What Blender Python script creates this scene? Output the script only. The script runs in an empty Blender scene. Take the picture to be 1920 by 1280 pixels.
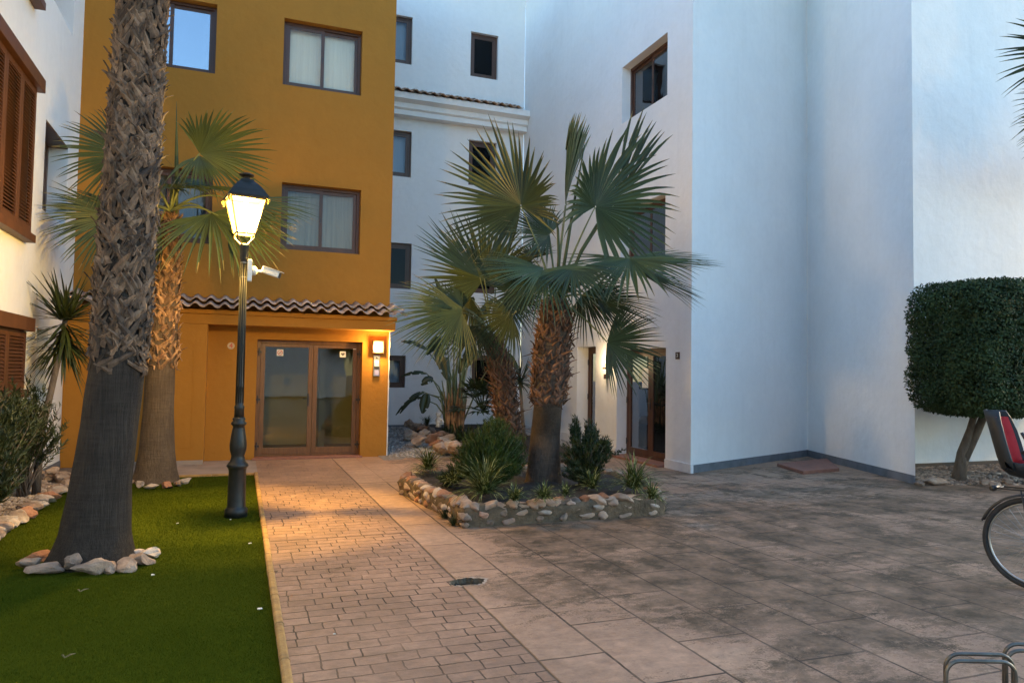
import bpy, bmesh, math, random
import numpy as np
from mathutils import Vector, Matrix, noise
PI=math.pi; R=math.radians
random.seed(7); RNG=np.random.default_rng(7)
sc=bpy.context.scene; COL=sc.collection
# ---------------------------------------------------------------- camera
CH=1.6; F=1360.0; YAW=R(20.5); PITCH=R(2.45); ROLL=0.0155
cam_d=bpy.data.cameras.new('camera'); cam=bpy.data.objects.new('camera',cam_d); COL.objects.link(cam)
CM=Matrix.Rotation(-YAW,3,'Z')@Matrix.Rotation(PI/2+PITCH,3,'X')@Matrix.Rotation(ROLL,3,'Z')
cam.matrix_world=Matrix.Translation((0,0,CH))@CM.to_4x4()
cam_d.sensor_width=36; cam_d.lens=36*F/1920; cam_d.clip_start=.05; cam_d.clip_end=500
sc.camera=cam
def ray(x,y): return CM@Vector(((x-960)/F,-(y-640)/F,-1))
def P(x,y,D): return Vector((0,0,CH))+ray(x,y)*D
def G(x,y,z=0):
    d=ray(x,y); return Vector((0,0,CH))+d*((z-CH)/d.z)
# ---------------------------------------------------------------- mesh helpers
def tag(o,label=None,cat=None,group=None,kind=None):
    if label: o['label']=label
    if cat: o['category']=cat
    if group: o['group']=group
    if kind: o['kind']=kind
    return o
def thing(name,loc,label,cat,group=None,rz=0):
    o=bpy.data.objects.new(name,None); COL.objects.link(o); o.location=loc; o.rotation_euler=(0,0,rz)
    o.empty_display_size=.1
    return tag(o,label,cat,group)
def wloc(o):
    v=Vector((0,0,0))
    while o is not None: v+=Vector(o.location); o=o.parent
    return v
def link(name,me,mat,parent=None,smooth=False,bevel=0):
    if mat:
        for m in (mat if isinstance(mat,(list,tuple)) else [mat]): me.materials.append(m)
    o=bpy.data.objects.new(name,me); COL.objects.link(o)
    if parent: o.parent=parent
    if smooth: me.polygons.foreach_set('use_smooth',[True]*len(me.polygons))
    if bevel:
        b=o.modifiers.new('b','BEVEL'); b.width=bevel; b.segments=2; b.limit_method='ANGLE'
    return o
class MB:
    def __init__(s): s.v=[]; s.f=[]; s.c=[]; s.col=0.5; s.mi=[]; s.m=0
    def face(s,*p):
        n=len(s.v); s.v+= [tuple(q) for q in p]; s.f.append(tuple(range(n,n+len(p)))); s.c.append(s.col); s.mi.append(s.m)
    def add(s,vs,fs):
        n=len(s.v); s.v+=[tuple(q) for q in vs]
        for f in fs: s.f.append(tuple(i+n for i in f)); s.c.append(s.col); s.mi.append(s.m)
    def box(s,x0,x1,y0,y1,z0,z1):
        vs=[(x,y,z) for x in (x0,x1) for y in (y0,y1) for z in (z0,z1)]
        s.add(vs,[(0,1,3,2),(4,6,7,5),(0,4,5,1),(2,3,7,6),(0,2,6,4),(1,5,7,3)])
    def fbox(s,fr,a0,a1,d0,d1,z0,z1):
        vs=[fr(a,d,z) for a in (a0,a1) for d in (d0,d1) for z in (z0,z1)]
        s.add(vs,[(0,1,3,2),(4,6,7,5),(0,4,5,1),(2,3,7,6),(0,2,6,4),(1,5,7,3)])
    def tube(s,pts,rad,n=8,cap=True):
        pts=[Vector(p) for p in pts]
        if not isinstance(rad,(list,tuple)): rad=[rad]*len(pts)
        rings=[];up=None;m=len(pts)
        for i,p in enumerate(pts):
            t=(pts[min(i+1,m-1)]-pts[max(i-1,0)]).normalized()
            if up is None:
                up=t.orthogonal().normalized()
            else:
                up=(up-t*up.dot(t)); up=up.normalized() if up.length>1e-6 else t.orthogonal().normalized()
            b=t.cross(up)
            rings.append([p+(up*math.cos(2*PI*k/n)+b*math.sin(2*PI*k/n))*rad[i] for k in range(n)])
        vs=[q for r_ in rings for q in r_]; fs=[]
        for i in range(m-1):
            for k in range(n): fs.append((i*n+k,i*n+(k+1)%n,(i+1)*n+(k+1)%n,(i+1)*n+k))
        if cap: fs.append(tuple(range(n-1,-1,-1))); fs.append(tuple((m-1)*n+k for k in range(n)))
        s.add(vs,fs)
    def lathe(s,prof,c=(0,0,0),n=24,axis=None):
        vs=[];fs=[];c=Vector(c)
        for (r_,z) in prof:
            for k in range(n): vs.append(c+Vector((r_*math.cos(2*PI*k/n),r_*math.sin(2*PI*k/n),z)))
        if axis is not None:
            q=Vector((0,0,1)).rotation_difference(Vector(axis)); vs=[c+q@(v-c) for v in vs]
        for i in range(len(prof)-1):
            for k in range(n): fs.append((i*n+k,i*n+(k+1)%n,(i+1)*n+(k+1)%n,(i+1)*n+k))
        fs.append(tuple(range(n-1,-1,-1))); fs.append(tuple((len(prof)-1)*n+k for k in range(n)))
        s.add(vs,fs)
    def build(s,name,mat,parent=None,smooth=False,bevel=0):
        me=bpy.data.meshes.new(name)
        o=wloc(parent) if parent else Vector((0,0,0))
        me.from_pydata([(v[0]-o.x,v[1]-o.y,v[2]-o.z) for v in s.v],[],s.f)
        if any(s.mi): me.polygons.foreach_set('material_index',s.mi)
        at=me.attributes.new('tone','FLOAT','FACE'); at.data.foreach_set('value',s.c)
        me.update()
        return link(name,me,mat,parent,smooth,bevel)
def frame_fn(px,py,u,n):
    def fr(a,d,z): return (px+u[0]*a-n[0]*d,py+u[1]*a-n[1]*d,z)
    return fr
def npmesh(name,V,Fq,mat,parent=None,tone=None,smooth=False):
    """V (n,3) array, Fq (m,k) index array"""
    me=bpy.data.meshes.new(name); V=np.asarray(V,dtype=np.float64)
    if parent:
        o=wloc(parent); V=V-np.array([o.x,o.y,o.z])
    k=Fq.shape[1]; m=Fq.shape[0]
    me.vertices.add(len(V)); me.vertices.foreach_set('co',V.astype(np.float32).ravel())
    me.loops.add(m*k); me.loops.foreach_set('vertex_index',Fq.astype(np.int32).ravel())
    me.polygons.add(m); me.polygons.foreach_set('loop_start',(np.arange(m)*k).astype(np.int32))
    me.update(calc_edges=True)
    if tone is not None:
        at=me.attributes.new('tone','FLOAT','FACE'); at.data.foreach_set('value',np.asarray(tone,dtype=np.float32))
    return link(name,me,mat,parent,smooth)
# ---------------------------------------------------------------- materials
def newmat(name):
    m=bpy.data.materials.new(name); m.use_nodes=True; nt=m.node_tree; nt.nodes.clear()
    out=nt.nodes.new('ShaderNodeOutputMaterial'); bs=nt.nodes.new('ShaderNodeBsdfPrincipled')
    nt.links.new(bs.outputs[0],out.inputs[0]); return m,nt,bs,out
def N(nt,t,**kw):
    n=nt.nodes.new('ShaderNode'+t)
    for k,v in kw.items():
        if k.startswith('i_'): n.inputs[k[2:].replace('_',' ')].default_value=v
        else: setattr(n,k,v)
    return n
def c4(c): return (c[0],c[1],c[2],1)
def noise_n(nt,co,scale,detail=4,rough=.55,dist=0):
    n=N(nt,'TexNoise'); n.inputs['Scale'].default_value=scale; n.inputs['Detail'].default_value=detail
    n.inputs['Roughness'].default_value=rough; n.inputs['Distortion'].default_value=dist
    if co is not None: nt.links.new(co,n.inputs['Vector'])
    return n
def ramp(nt,inp,a,b,c0=(0,0,0),c1=(1,1,1)):
    r_=N(nt,'ValToRGB'); r_.color_ramp.elements[0].position=a; r_.color_ramp.elements[1].position=b
    r_.color_ramp.elements[0].color=c4(c0); r_.color_ramp.elements[1].color=c4(c1); nt.links.new(inp,r_.inputs[0]); return r_
def mix(nt,f,a,b,bt='MIX'):
    m=N(nt,'Mix',data_type='RGBA',blend_type=bt)
    for s,v in ((0,f),(6,a),(7,b)):
        if isinstance(v,(int,float)): m.inputs[s].default_value=v
        elif isinstance(v,tuple): m.inputs[s].default_value=c4(v)
        else: nt.links.new(v,m.inputs[s])
    return m.outputs[2]
def math_n(nt,op,a,b=None,clamp=False):
    m=N(nt,'Math',operation=op); m.use_clamp=clamp
    for i,v in enumerate((a,b)):
        if v is None: continue
        if isinstance(v,(int,float)): m.inputs[i].default_value=v
        else: nt.links.new(v,m.inputs[i])
    return m.outputs[0]
def objco(nt,sc_=None):
    tc=N(nt,'TexCoord'); o=tc.outputs['Object']
    if sc_:
        mp=N(nt,'Mapping'); mp.inputs['Scale'].default_value=sc_; nt.links.new(o,mp.inputs[0]); o=mp.outputs[0]
    return o
def bump(nt,bs,h,strength=.3,dist=.01):
    b=N(nt,'Bump'); b.inputs['Strength'].default_value=strength; b.inputs['Distance'].default_value=dist
    nt.links.new(h,b.inputs['Height']); nt.links.new(b.outputs[0],bs.inputs['Normal']); return b
def pm(name,c1,c2=None,scale=3,rough=.6,bs_=.3,bscale=60,bdist=.004,metal=0,spec=.5,stretch=None,tone=0,detail=4,trans=0):
    m,nt,b,out=newmat(name); co=objco(nt,stretch); c2=c2 or tuple(x*.85 for x in c1)
    n1=noise_n(nt,co,scale,detail); r_=ramp(nt,n1.outputs[0],.35,.68,c1,c2); colr=r_.outputs[0]
    if tone:
        a=N(nt,'Attribute',attribute_name='tone'); 
        f=ramp(nt,a.outputs['Fac'],0,1,(1-tone,)*3,(1+tone,)*3); colr=mix(nt,1.0,colr,f.outputs[0],'MULTIPLY')
    nt.links.new(colr,b.inputs['Base Color']); b.inputs['Roughness'].default_value=rough
    b.inputs['Metallic'].default_value=metal; b.inputs['Specular IOR Level'].default_value=spec
    if bs_: n2=noise_n(nt,co,bscale,3); bump(nt,b,n2.outputs[0],bs_,bdist)
    if trans:
        t=N(nt,'BsdfTranslucent'); nt.links.new(colr,t.inputs[0]); ms=N(nt,'MixShader'); ms.inputs[0].default_value=trans
        nt.links.new(b.outputs[0],ms.inputs[1]); nt.links.new(t.outputs[0],ms.inputs[2]); nt.links.new(ms.outputs[0],out.inputs[0])
    return m
def stucco(name,c,var=.06,grime=.25,gcol=(.3,.28,.25),rough=.85):
    m,nt,b,out=newmat(name); co=objco(nt)
    n1=noise_n(nt,co,.7,5,.6); n3=noise_n(nt,co,9,4)
    c_a=mix(nt,ramp(nt,n1.outputs[0],.3,.7).outputs[0],tuple(x*(1-var) for x in c),tuple(min(1,x*(1+var*.5)) for x in c))
    c_b=mix(nt,ramp(nt,n3.outputs[0],.4,.75,(0,0,0),(.18,)*3).outputs[0],c_a,tuple(x*.8 for x in c))
    # rain streaks / splash dirt with a shape of their own
    cs=objco(nt,(3.5,3.5,.35)); n4=noise_n(nt,cs,1.5,6,.65)
    st=ramp(nt,n4.outputs[0],.52,.78,(0,0,0),(grime,)*3)
    c_c=mix(nt,st.outputs[0],c_b,gcol); nt.links.new(c_c,b.inputs['Base Color'])
    b.inputs['Roughness'].default_value=rough; b.inputs['Specular IOR Level'].default_value=.25
    n2=noise_n(nt,co,110,4,.7); n5=noise_n(nt,co,3.2,5,.55)
    h=math_n(nt,'ADD',n2.outputs[0],math_n(nt,'MULTIPLY',n5.outputs[0],6)); bump(nt,b,h,.45,.008)
    return m
def emit(name,c,s):
    m,nt,b,out=newmat(name); b.inputs['Base Color'].default_value=c4(c)
    b.inputs['Emission Color'].default_value=c4(c); b.inputs['Emission Strength'].default_value=s; return m
def glassmat(name,refl=.35,tint=(.75,.8,.85),fm=1.0):
    m,nt,b,out=newmat(name); nt.nodes.remove(b)
    g=N(nt,'BsdfGlossy'); g.inputs['Color'].default_value=(.92,.95,1,1); g.inputs['Roughness'].default_value=.015
    t=N(nt,'BsdfTransparent'); t.inputs['Color'].default_value=c4(tint)
    fz=N(nt,'Fresnel'); fz.inputs[0].default_value=1.5
    f=math_n(nt,'ADD',math_n(nt,'MULTIPLY',fz.outputs[0],fm),refl,True); ms=N(nt,'MixShader'); nt.links.new(f,ms.inputs[0])
    nt.links.new(t.outputs[0],ms.inputs[1]); nt.links.new(g.outputs[0],ms.inputs[2]); nt.links.new(ms.outputs[0],out.inputs[0])
    co=objco(nt); n=noise_n(nt,co,1.3,2); bb=N(nt,'Bump'); bb.inputs['Strength'].default_value=.12; bb.inputs['Distance'].default_value=.02
    nt.links.new(n.outputs[0],bb.inputs['Height']); nt.links.new(bb.outputs[0],g.inputs['Normal']); return m
M={}
M['white']=stucco('white_stucco',(.79,.79,.78),.055,.12,(.5,.5,.49))
M['white2']=stucco('white_stucco_rear',(.78,.78,.77),.03,.12,(.5,.5,.48))
M['ochre']=stucco('ochre_stucco',(.375,.165,.024),.06,.2,(.28,.125,.016))
M['skirt']=pm('grey_plinth',(.16,.17,.19),(.11,.12,.13),5,.75)
M['skirtw']=pm('white_plinth',(.72,.72,.72),(.6,.6,.6),5,.7)
M['wood']=pm('brown_frame',(.085,.036,.02),(.06,.026,.015),8,.42,.15,90,.001,stretch=(1,1,.25))
M['wood_dk']=pm('dark_brown_frame',(.07,.03,.018),(.045,.02,.012),8,.45,.1,90,.001)
M['shutter']=pm('shutter_wood',(.105,.040,.017),(.07,.027,.012),7,.5,.25,60,.002,stretch=(1,1,.3),tone=.2)
M['dwood']=pm('door_wood',(.17,.078,.026),(.11,.05,.018),6,.38,.15,70,.001,stretch=(6,6,.6))
M['glass']=glassmat('window_glass',.0,(.75,.8,.85),.6)
M['glass_clear']=glassmat('clear_window_glass',.0,(.96,.96,.93),.55)
M['glass_sky']=glassmat('window_glass_mirror',.28)
M['glass_dk']=glassmat('window_glass_dark',.0,(.35,.38,.42),.22)
M['glass_door']=glassmat('door_glass',.02,(.8,.8,.7),.8)
M['blind']=pm('pale_blind',(.62,.63,.58),(.48,.5,.46),2,.9,.1)
M['blind_mid']=pm('grey_blind',(.30,.29,.25),(.20,.20,.18),2,.9,.1)
M['room_dk']=pm('unlit_room_backing',(.05,.055,.06),(.035,.04,.045),2,.9,.1)  # near-black board colour, painted shade of an unlit room
M['iron']=pm('cast_iron',(.018,.02,.017),(.03,.028,.024),14,.42,.35,50,.002,metal=.3)
M['steel']=pm('steel',(.45,.45,.44),(.33,.33,.32),9,.35,.1,60,.001,metal=.9)
M['galv']=pm('galvanised_steel',(.17,.155,.13),(.10,.09,.075),12,.38,.2,60,.001,metal=.75)
M['plastic_w']=pm('white_plastic',(.78,.78,.72),(.7,.7,.64),4,.4,0)
M['black']=pm('black_plastic',(.02,.02,.022),(.03,.03,.032),8,.4,.1)
M['rubber']=pm('tyre_rubber',(.02,.02,.02),(.03,.028,.026),20,.8,.4,80,.002)
M['seatgrey']=pm('seat_shell',(.020,.023,.026),(.028,.032,.036),5,.55,.1,spec=.3)
M['red']=pm('red_fabric',(.5,.03,.035),(.38,.02,.025),10,.85,.4,60)
M['kerb']=pm('tan_kerb',(.44,.26,.085),(.24,.14,.055),9,.8,.8,45,.006,tone=.18,detail=8)
M['concrete']=pm('plain_concrete',(.34,.27,.22),(.25,.2,.165),2.5,.8,.4,50,.003,detail=8)
M['tile']=pm('roof_tile',(.58,.40,.29),(.34,.235,.17),9,.8,.5,40,.004,tone=.3,detail=7)
M['step']=pm('clay_step',(.30,.13,.085),(.22,.095,.065),8,.7,.3)
M['brownpl']=pm('brown_plinth',(.10,.07,.05),(.075,.055,.04),6,.8)
M['soil']=pm('dark_soil',(.028,.022,.018),(.05,.038,.03),14,.95,1,35,.03,detail=8)
M['earth']=pm('dry_earth',(.20,.155,.12),(.13,.10,.08),9,.95,1,30,.03,detail=8)
M['mortar']=pm('grey_mortar',(.15,.105,.062),(.08,.058,.034),9,.92,1,28,.02,detail=7)
M['lobby']=pm('lobby_wall',(.55,.53,.42),(.5,.48,.38),2,.8,0)
M['lobbyf']=pm('lobby_floor',(.10,.06,.035),(.08,.05,.03),2,.4,0)
def curtain(name,c1,c2):
    m,nt,b,out=newmat(name); co=objco(nt,(1,1,.03)); n=noise_n(nt,co,14,3,.6); x=ramp(nt,n.outputs[0],.35,.65,c1,c2); nt.links.new(x.outputs[0],b.inputs['Base Color']); b.inputs['Roughness'].default_value=.95; bump(nt,b,n.outputs[0],1,.02); return m
M['blind']=curtain('pale_curtain',(.76,.76,.70),(.68,.68,.63)); M['blind_mid']=curtain('grey_curtain',(.27,.255,.22),(.20,.195,.17))
def rockmat(name,a,b_,c_):
    m,nt,b,out=newmat(name); co=objco(nt); oi=N(nt,'ObjectInfo')
    va=N(nt,'VectorMath',operation='ADD'); nt.links.new(co,va.inputs[0]); nt.links.new(oi.outputs['Location'],va.inputs[1])
    n1=noise_n(nt,va.outputs[0],7,8,.65); n2=noise_n(nt,va.outputs[0],3,4,.6)
    x=mix(nt,ramp(nt,n1.outputs[0],.38,.62).outputs[0],a,b_); x=mix(nt,ramp(nt,n2.outputs[0],.5,.66,(0,0,0),(.85,)*3).outputs[0],x,c_)
    att=N(nt,'Attribute',attribute_name='tone'); f=ramp(nt,att.outputs['Fac'],0,1,(.6,.6,.6),(1.3,1.25,1.2)); x=mix(nt,1.0,x,f.outputs[0],'MULTIPLY')
    nt.links.new(x,b.inputs['Base Color']); b.inputs['Roughness'].default_value=.88
    n3=noise_n(nt,va.outputs[0],22,8,.7); bump(nt,b,n3.outputs[0],.9,.02); return m
M['rock']=rockmat('limestone_rock',(.46,.34,.25),(.30,.21,.15),(.17,.125,.095))
M['rock_rust']=rockmat('rusty_rock',(.44,.22,.12),(.33,.15,.08),(.40,.31,.25))
M['rock_w']=rockmat('white_rock',(.56,.47,.38),(.40,.32,.25),(.26,.19,.14))
M['pebble']=rockmat('pebbles',(.42,.40,.37),(.30,.28,.26),(.20,.18,.165))
def leafmat(name,a,b_,rough=.45,trans=.3,scale=4,tip=None,spec=.4):
    m,nt,b,out=newmat(name); co=objco(nt); n1=noise_n(nt,co,scale,3)
    x=mix(nt,ramp(nt,n1.outputs[0],.35,.65).outputs[0],a,b_)
    att=N(nt,'Attribute',attribute_name='tone')
    if tip: x=mix(nt,ramp(nt,att.outputs['Fac'],.80,1,(0,0,0),(1,1,1)).outputs[0],x,tip)
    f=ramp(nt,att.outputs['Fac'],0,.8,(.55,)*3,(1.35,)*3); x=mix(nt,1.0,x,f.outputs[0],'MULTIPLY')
    nt.links.new(x,b.inputs['Base Color']); b.inputs['Roughness'].default_value=rough; b.inputs['Specular IOR Level'].default_value=spec
    t=N(nt,'BsdfTranslucent'); nt.links.new(x,t.inputs[0]); ms=N(nt,'MixShader'); ms.inputs[0].default_value=trans
    nt.links.new(b.outputs[0],ms.inputs[1]); nt.links.new(t.outputs[0],ms.inputs[2]); nt.links.new(ms.outputs[0],out.inputs[0]); return m
M['frond']=leafmat('palm_frond',(.068,.092,.032),(.042,.066,.034),.45,.25,2,tip=(.2,.15,.07),spec=.3)
M['petiole']=pm('palm_petiole',(.13,.16,.06),(.10,.12,.05),6,.5,.1)
M['deadfrond']=leafmat('dry_frond',(.22,.17,.09),(.16,.12,.06),.8,.2,5)
M['leaf_dk']=leafmat('topiary_leaf',(.026,.044,.015),(.038,.060,.020),.55,.15,3,spec=.2)
M['leaf_ol']=leafmat('topiary_leaf_olive',(.05,.075,.02),(.035,.055,.018),.4,.2,3)
M['leaf_fine']=leafmat('feathery_leaf',(.048,.085,.010),(.034,.062,.009),.55,.3,5)
M['leaf_pod']=leafmat('shrub_leaf',(.034,.058,.018),(.022,.04,.014),.5,.2,5)
M['leaf_ole']=leafmat('oleander_leaf',(.062,.078,.024),(.04,.052,.018),.5,.25,5)
M['leaf_yuc']=leafmat('yucca_leaf',(.05,.066,.014),(.032,.044,.011),.45,.15,3)
M['leaf_big']=leafmat('big_leaf',(.032,.052,.022),(.020,.034,.016),.35,.2,3)
M['leaf_spid']=leafmat('spider_leaf',(.075,.10,.022),(.045,.066,.015),.5,.3,8,tip=(.26,.27,.11))
M['dry']=pm('dry_leaf',(.25,.16,.08),(.18,.11,.06),12,.9,.3)
M['bark']=pm('tree_bark',(.15,.115,.085),(.09,.07,.052),14,.9,1,30,.02,stretch=(1,1,.35),detail=7)
M['boot']=pm('palm_leaf_base',(.175,.112,.068),(.05,.030,.019),16,.85,.8,50,.008,stretch=(1,1,.5),tone=.55,detail=6)
M['boot_o']=pm('palm_leaf_base_lamplit',(.42,.24,.11),(.13,.065,.035),16,.85,.8,50,.008,stretch=(1,1,.5),tone=.55,detail=6)  # brown leaf bases with the lamp's golden light put into the colour
M['boot_r']=pm('palm_leaf_base_red',(.20,.10,.055),(.09,.045,.028),16,.85,.8,50,.008,stretch=(1,1,.5),tone=.55,detail=6)
def trunkmat(name,a,b_):
    m,nt,b,out=newmat(name); c1=objco(nt,(1,1,.06)); c2=objco(nt,(.15,.15,1)); c0=objco(nt)
    n1=noise_n(nt,c1,70,5,.7); n2=noise_n(nt,c2,38,4,.6); n3=noise_n(nt,c0,4,5)
    h=math_n(nt,'ADD',math_n(nt,'MULTIPLY',n1.outputs[0],1.1),math_n(nt,'MULTIPLY',n2.outputs[0],.45))
    x=mix(nt,ramp(nt,h,.62,.95).outputs[0],b_,a); x=mix(nt,ramp(nt,n3.outputs[0],.4,.7,(0,0,0),(.5,)*3).outputs[0],x,tuple(q*.6 for q in b_))
    nt.links.new(x,b.inputs['Base Color']); b.inputs['Roughness'].default_value=.85; b.inputs['Specular IOR Level'].default_value=.3; bump(nt,b,h,1,.02); return m
M['trunk_grey']=trunkmat('palm_trunk_grey',(.052,.041,.031),(.022,.017,.013))
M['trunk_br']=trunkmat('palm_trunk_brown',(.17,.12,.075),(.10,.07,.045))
M['trunk_dk']=trunkmat('palm_trunk_dark',(.115,.085,.062),(.062,.046,.034))
E_LAMP,E_LAMP2,E_WALL,E_SC=84,75,12,3.2
DOWN=2.4
SUN_EL,SUN_ROT,SUN_E,SUN_ANG=8,80,.03,25
SKY,EXPO,DUST,OZ=.15,2.68,.6,2.6
# ---------------------------------------------------------------- ground, pavement
def pavemat():
    m,nt,b,out=newmat('stamped_concrete'); tc=N(nt,'TexCoord'); co=tc.outputs['Object']
    nd=noise_n(nt,co,2.2,3); nd2=noise_n(nt,co,9,2)
    def wob(amp,amp2):
        v=N(nt,'VectorMath',operation='SUBTRACT'); nt.links.new(nd.outputs['Color'],v.inputs[0]); v.inputs[1].default_value=(.5,.5,.5)
        s_=N(nt,'VectorMath',operation='SCALE'); nt.links.new(v.outputs[0],s_.inputs[0]); s_.inputs['Scale'].default_value=amp
        v2=N(nt,'VectorMath',operation='SUBTRACT'); nt.links.new(nd2.outputs['Color'],v2.inputs[0]); v2.inputs[1].default_value=(.5,.5,.5)
        s2=N(nt,'VectorMath',operation='SCALE'); nt.links.new(v2.outputs[0],s2.inputs[0]); s2.inputs['Scale'].default_value=amp2
        a=N(nt,'VectorMath',operation='ADD'); nt.links.new(co,a.inputs[0]); nt.links.new(s_.outputs[0],a.inputs[1])
        a2=N(nt,'VectorMath',operation='ADD'); nt.links.new(a.outputs[0],a2.inputs[0]); nt.links.new(s2.outputs[0],a2.inputs[1]); return a2.outputs[0]
    sx=N(nt,'SeparateXYZ'); nt.links.new(co,sx.inputs[0])
    def brick(vec,w,h,off,mort,smooth=.25,sq=1,sqf=2):
        t=N(nt,'TexBrick'); t.offset=off; t.squash=sq; t.squash_frequency=sqf; nt.links.new(vec,t.inputs['Vector'])
        t.inputs['Scale'].default_value=1; t.inputs['Brick Width'].default_value=w; t.inputs['Row Height'].default_value=h
        t.inputs['Mortar Size'].default_value=mort; t.inputs['Mortar Smooth'].default_value=smooth; t.inputs['Bias'].default_value=0
        t.inputs['Color1'].default_value=(0,0,0,1); t.inputs['Color2'].default_value=(1,1,1,1); return t
    wb=wob(.045,.02)
    b1=brick(wb,.178,.126,.42,.0055,.3,1.3,3)
    ws=wob(.02,.008); mp=N(nt,'Mapping'); mp.inputs['Rotation'].default_value=(0,0,R(90)); mp.inputs['Location'].default_value=(0.07,-.045,0)
    nt.links.new(ws,mp.inputs[0]); s1=brick(mp.outputs[0],.93,.493,.5,.0085,.2)
    isx=math_n(nt,'GREATER_THAN',sx.outputs[0],1.6); far=math_n(nt,'GREATER_THAN',sx.outputs[1],10.45)
    # long control joint x=1.6 and transverse joints y=7.15, 10.45
    wx=N(nt,'SeparateXYZ'); nt.links.new(wob(.02,.01),wx.inputs[0])
    def line(o,pos,w):
        d=math_n(nt,'ABSOLUTE',math_n(nt,'SUBTRACT',o,pos)); return math_n(nt,'SUBTRACT',1.0,math_n(nt,'DIVIDE',d,w),True)
    jl=line(wx.outputs[0],1.6,.014); j2=math_n(nt,'MULTIPLY',line(wx.outputs[1],7.15,.014),math_n(nt,'LESS_THAN',sx.outputs[0],1.6)); j3=line(wx.outputs[1],10.45,.02)
    mort=mix(nt,isx,b1.outputs['Fac'],s1.outputs['Fac'])
    nb=noise_n(nt,co,1.7,5,.6); fade=ramp(nt,nb.outputs[0],.34,.58,(.25,)*3,(1,)*3)
    mort=math_n(nt,'MULTIPLY',mort,math_n(nt,'MAXIMUM',fade.outputs[0],math_n(nt,'MULTIPLY',isx,.75)))
    mort=math_n(nt,'MULTIPLY',mort,math_n(nt,'SUBTRACT',1.0,math_n(nt,'MULTIPLY',far,.75)))
    joints=math_n(nt,'MAXIMUM',math_n(nt,'MAXIMUM',jl,j2),j3); allj=math_n(nt,'MAXIMUM',mort,joints,True)
    # colours
    n1=noise_n(nt,co,1.1,6,.6); n2=noise_n(nt,co,14,8,.7)
    brc=mix(nt,ramp(nt,n1.outputs[0],.35,.65).outputs[0],(.47,.29,.19),(.31,.19,.125))
    slc=mix(nt,ramp(nt,n1.outputs[0],.35,.65).outputs[0],(.58,.37,.24),(.43,.27,.175))
    base=mix(nt,isx,brc,slc)
    var=mix(nt,isx,b1.outputs['Color'],s1.outputs['Color']); base=mix(nt,.09,base,var,'OVERLAY')
    base=mix(nt,ramp(nt,n2.outputs[0],.35,.7,(.0,)*3,(.5,)*3).outputs[0],base,(.22,.15,.11))
    # moss / dirt stains with ragged edges, mainly on the slabs
    ns=noise_n(nt,co,.95,3,.55,.8); nf=noise_n(nt,objco(nt,(.8,1.5,1)),6.5,12,.80,.3); hs=math_n(nt,'ADD',math_n(nt,'MULTIPLY',ns.outputs[0],.9),math_n(nt,'ADD',math_n(nt,'MULTIPLY',nf.outputs[0],1.05),math_n(nt,'MULTIPLY',math_n(nt,'SUBTRACT',s1.outputs['Color'],.5),.10)))
    mx=N(nt,'MapRange'); mx.inputs[1].default_value=1.5; mx.inputs[2].default_value=2.9; mx.inputs[3].default_value=-.2; mx.inputs[4].default_value=.075; nt.links.new(sx.outputs[0],mx.inputs[0])
    my=N(nt,'MapRange'); my.inputs[1].default_value=6.9; my.inputs[2].default_value=9.5; my.inputs[3].default_value=0; my.inputs[4].default_value=-.16; nt.links.new(sx.outputs[1],my.inputs[0])
    mz=N(nt,'MapRange'); mz.inputs[1].default_value=2.6; mz.inputs[2].default_value=4.2; mz.inputs[3].default_value=-.1; mz.inputs[4].default_value=0; nt.links.new(sx.outputs[1],mz.inputs[0])
    hs=math_n(nt,'ADD',hs,math_n(nt,'ADD',mz.outputs[0],math_n(nt,'ADD',mx.outputs[0],my.outputs[0])))
    ng=noise_n(nt,co,70,4,.8); hs=math_n(nt,'ADD',hs,math_n(nt,'MULTIPLY',math_n(nt,'SUBTRACT',ng.outputs[0],.5),.42))
    nv=noise_n(nt,co,2.3,6,.7); st=ramp(nt,hs,.875,1.08,(0,0,0),(.95,)*3); st2=ramp(nt,nv.outputs[0],.36,.6,(.42,)*3,(1,)*3)
    base=mix(nt,math_n(nt,'MULTIPLY',st.outputs[0],st2.outputs[0]),base,mix(nt,ramp(nt,n2.outputs[0],.4,.6).outputs[0],(.105,.068,.038),(.052,.041,.021)))
    base=mix(nt,1.0,base,ramp(nt,nf.outputs[0],.3,.68,(.58,.56,.54),(1.14,1.12,1.10)).outputs[0],'MULTIPLY')
    base=mix(nt,math_n(nt,'MULTIPLY',allj,.88),base,(.038,.027,.019))
    # pale scuffs
    nsx=noise_n(nt,objco(nt,(.6,1.5,1)),4.2,8,.75); base=mix(nt,ramp(nt,nsx.outputs[0],.62,.72,(0,0,0),(.55,)*3).outputs[0],base,(.45,.31,.22))
    nt.links.new(base,b.inputs['Base Color'])
    rr=ramp(nt,nf.outputs[0],.3,.7,(.62,)*3,(.85,)*3); nt.links.new(rr.outputs[0],b.inputs['Roughness']); b.inputs['Specular IOR Level'].default_value=.35
    n4=noise_n(nt,co,35,7,.7); n5=noise_n(nt,co,6,4)
    h=math_n(nt,'SUBTRACT',math_n(nt,'ADD',math_n(nt,'MULTIPLY',n4.outputs[0],.22),math_n(nt,'MULTIPLY',n5.outputs[0],.5)),math_n(nt,'MULTIPLY',allj,1.0))
    bump(nt,b,h,.8,.012); return m
mb=MB(); mb.face((-150,-150,-.12),(150,-150,-.12),(150,150,-.12),(-150,150,-.12)); tag(mb.build('ground',M['earth']),kind='structure')
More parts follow.
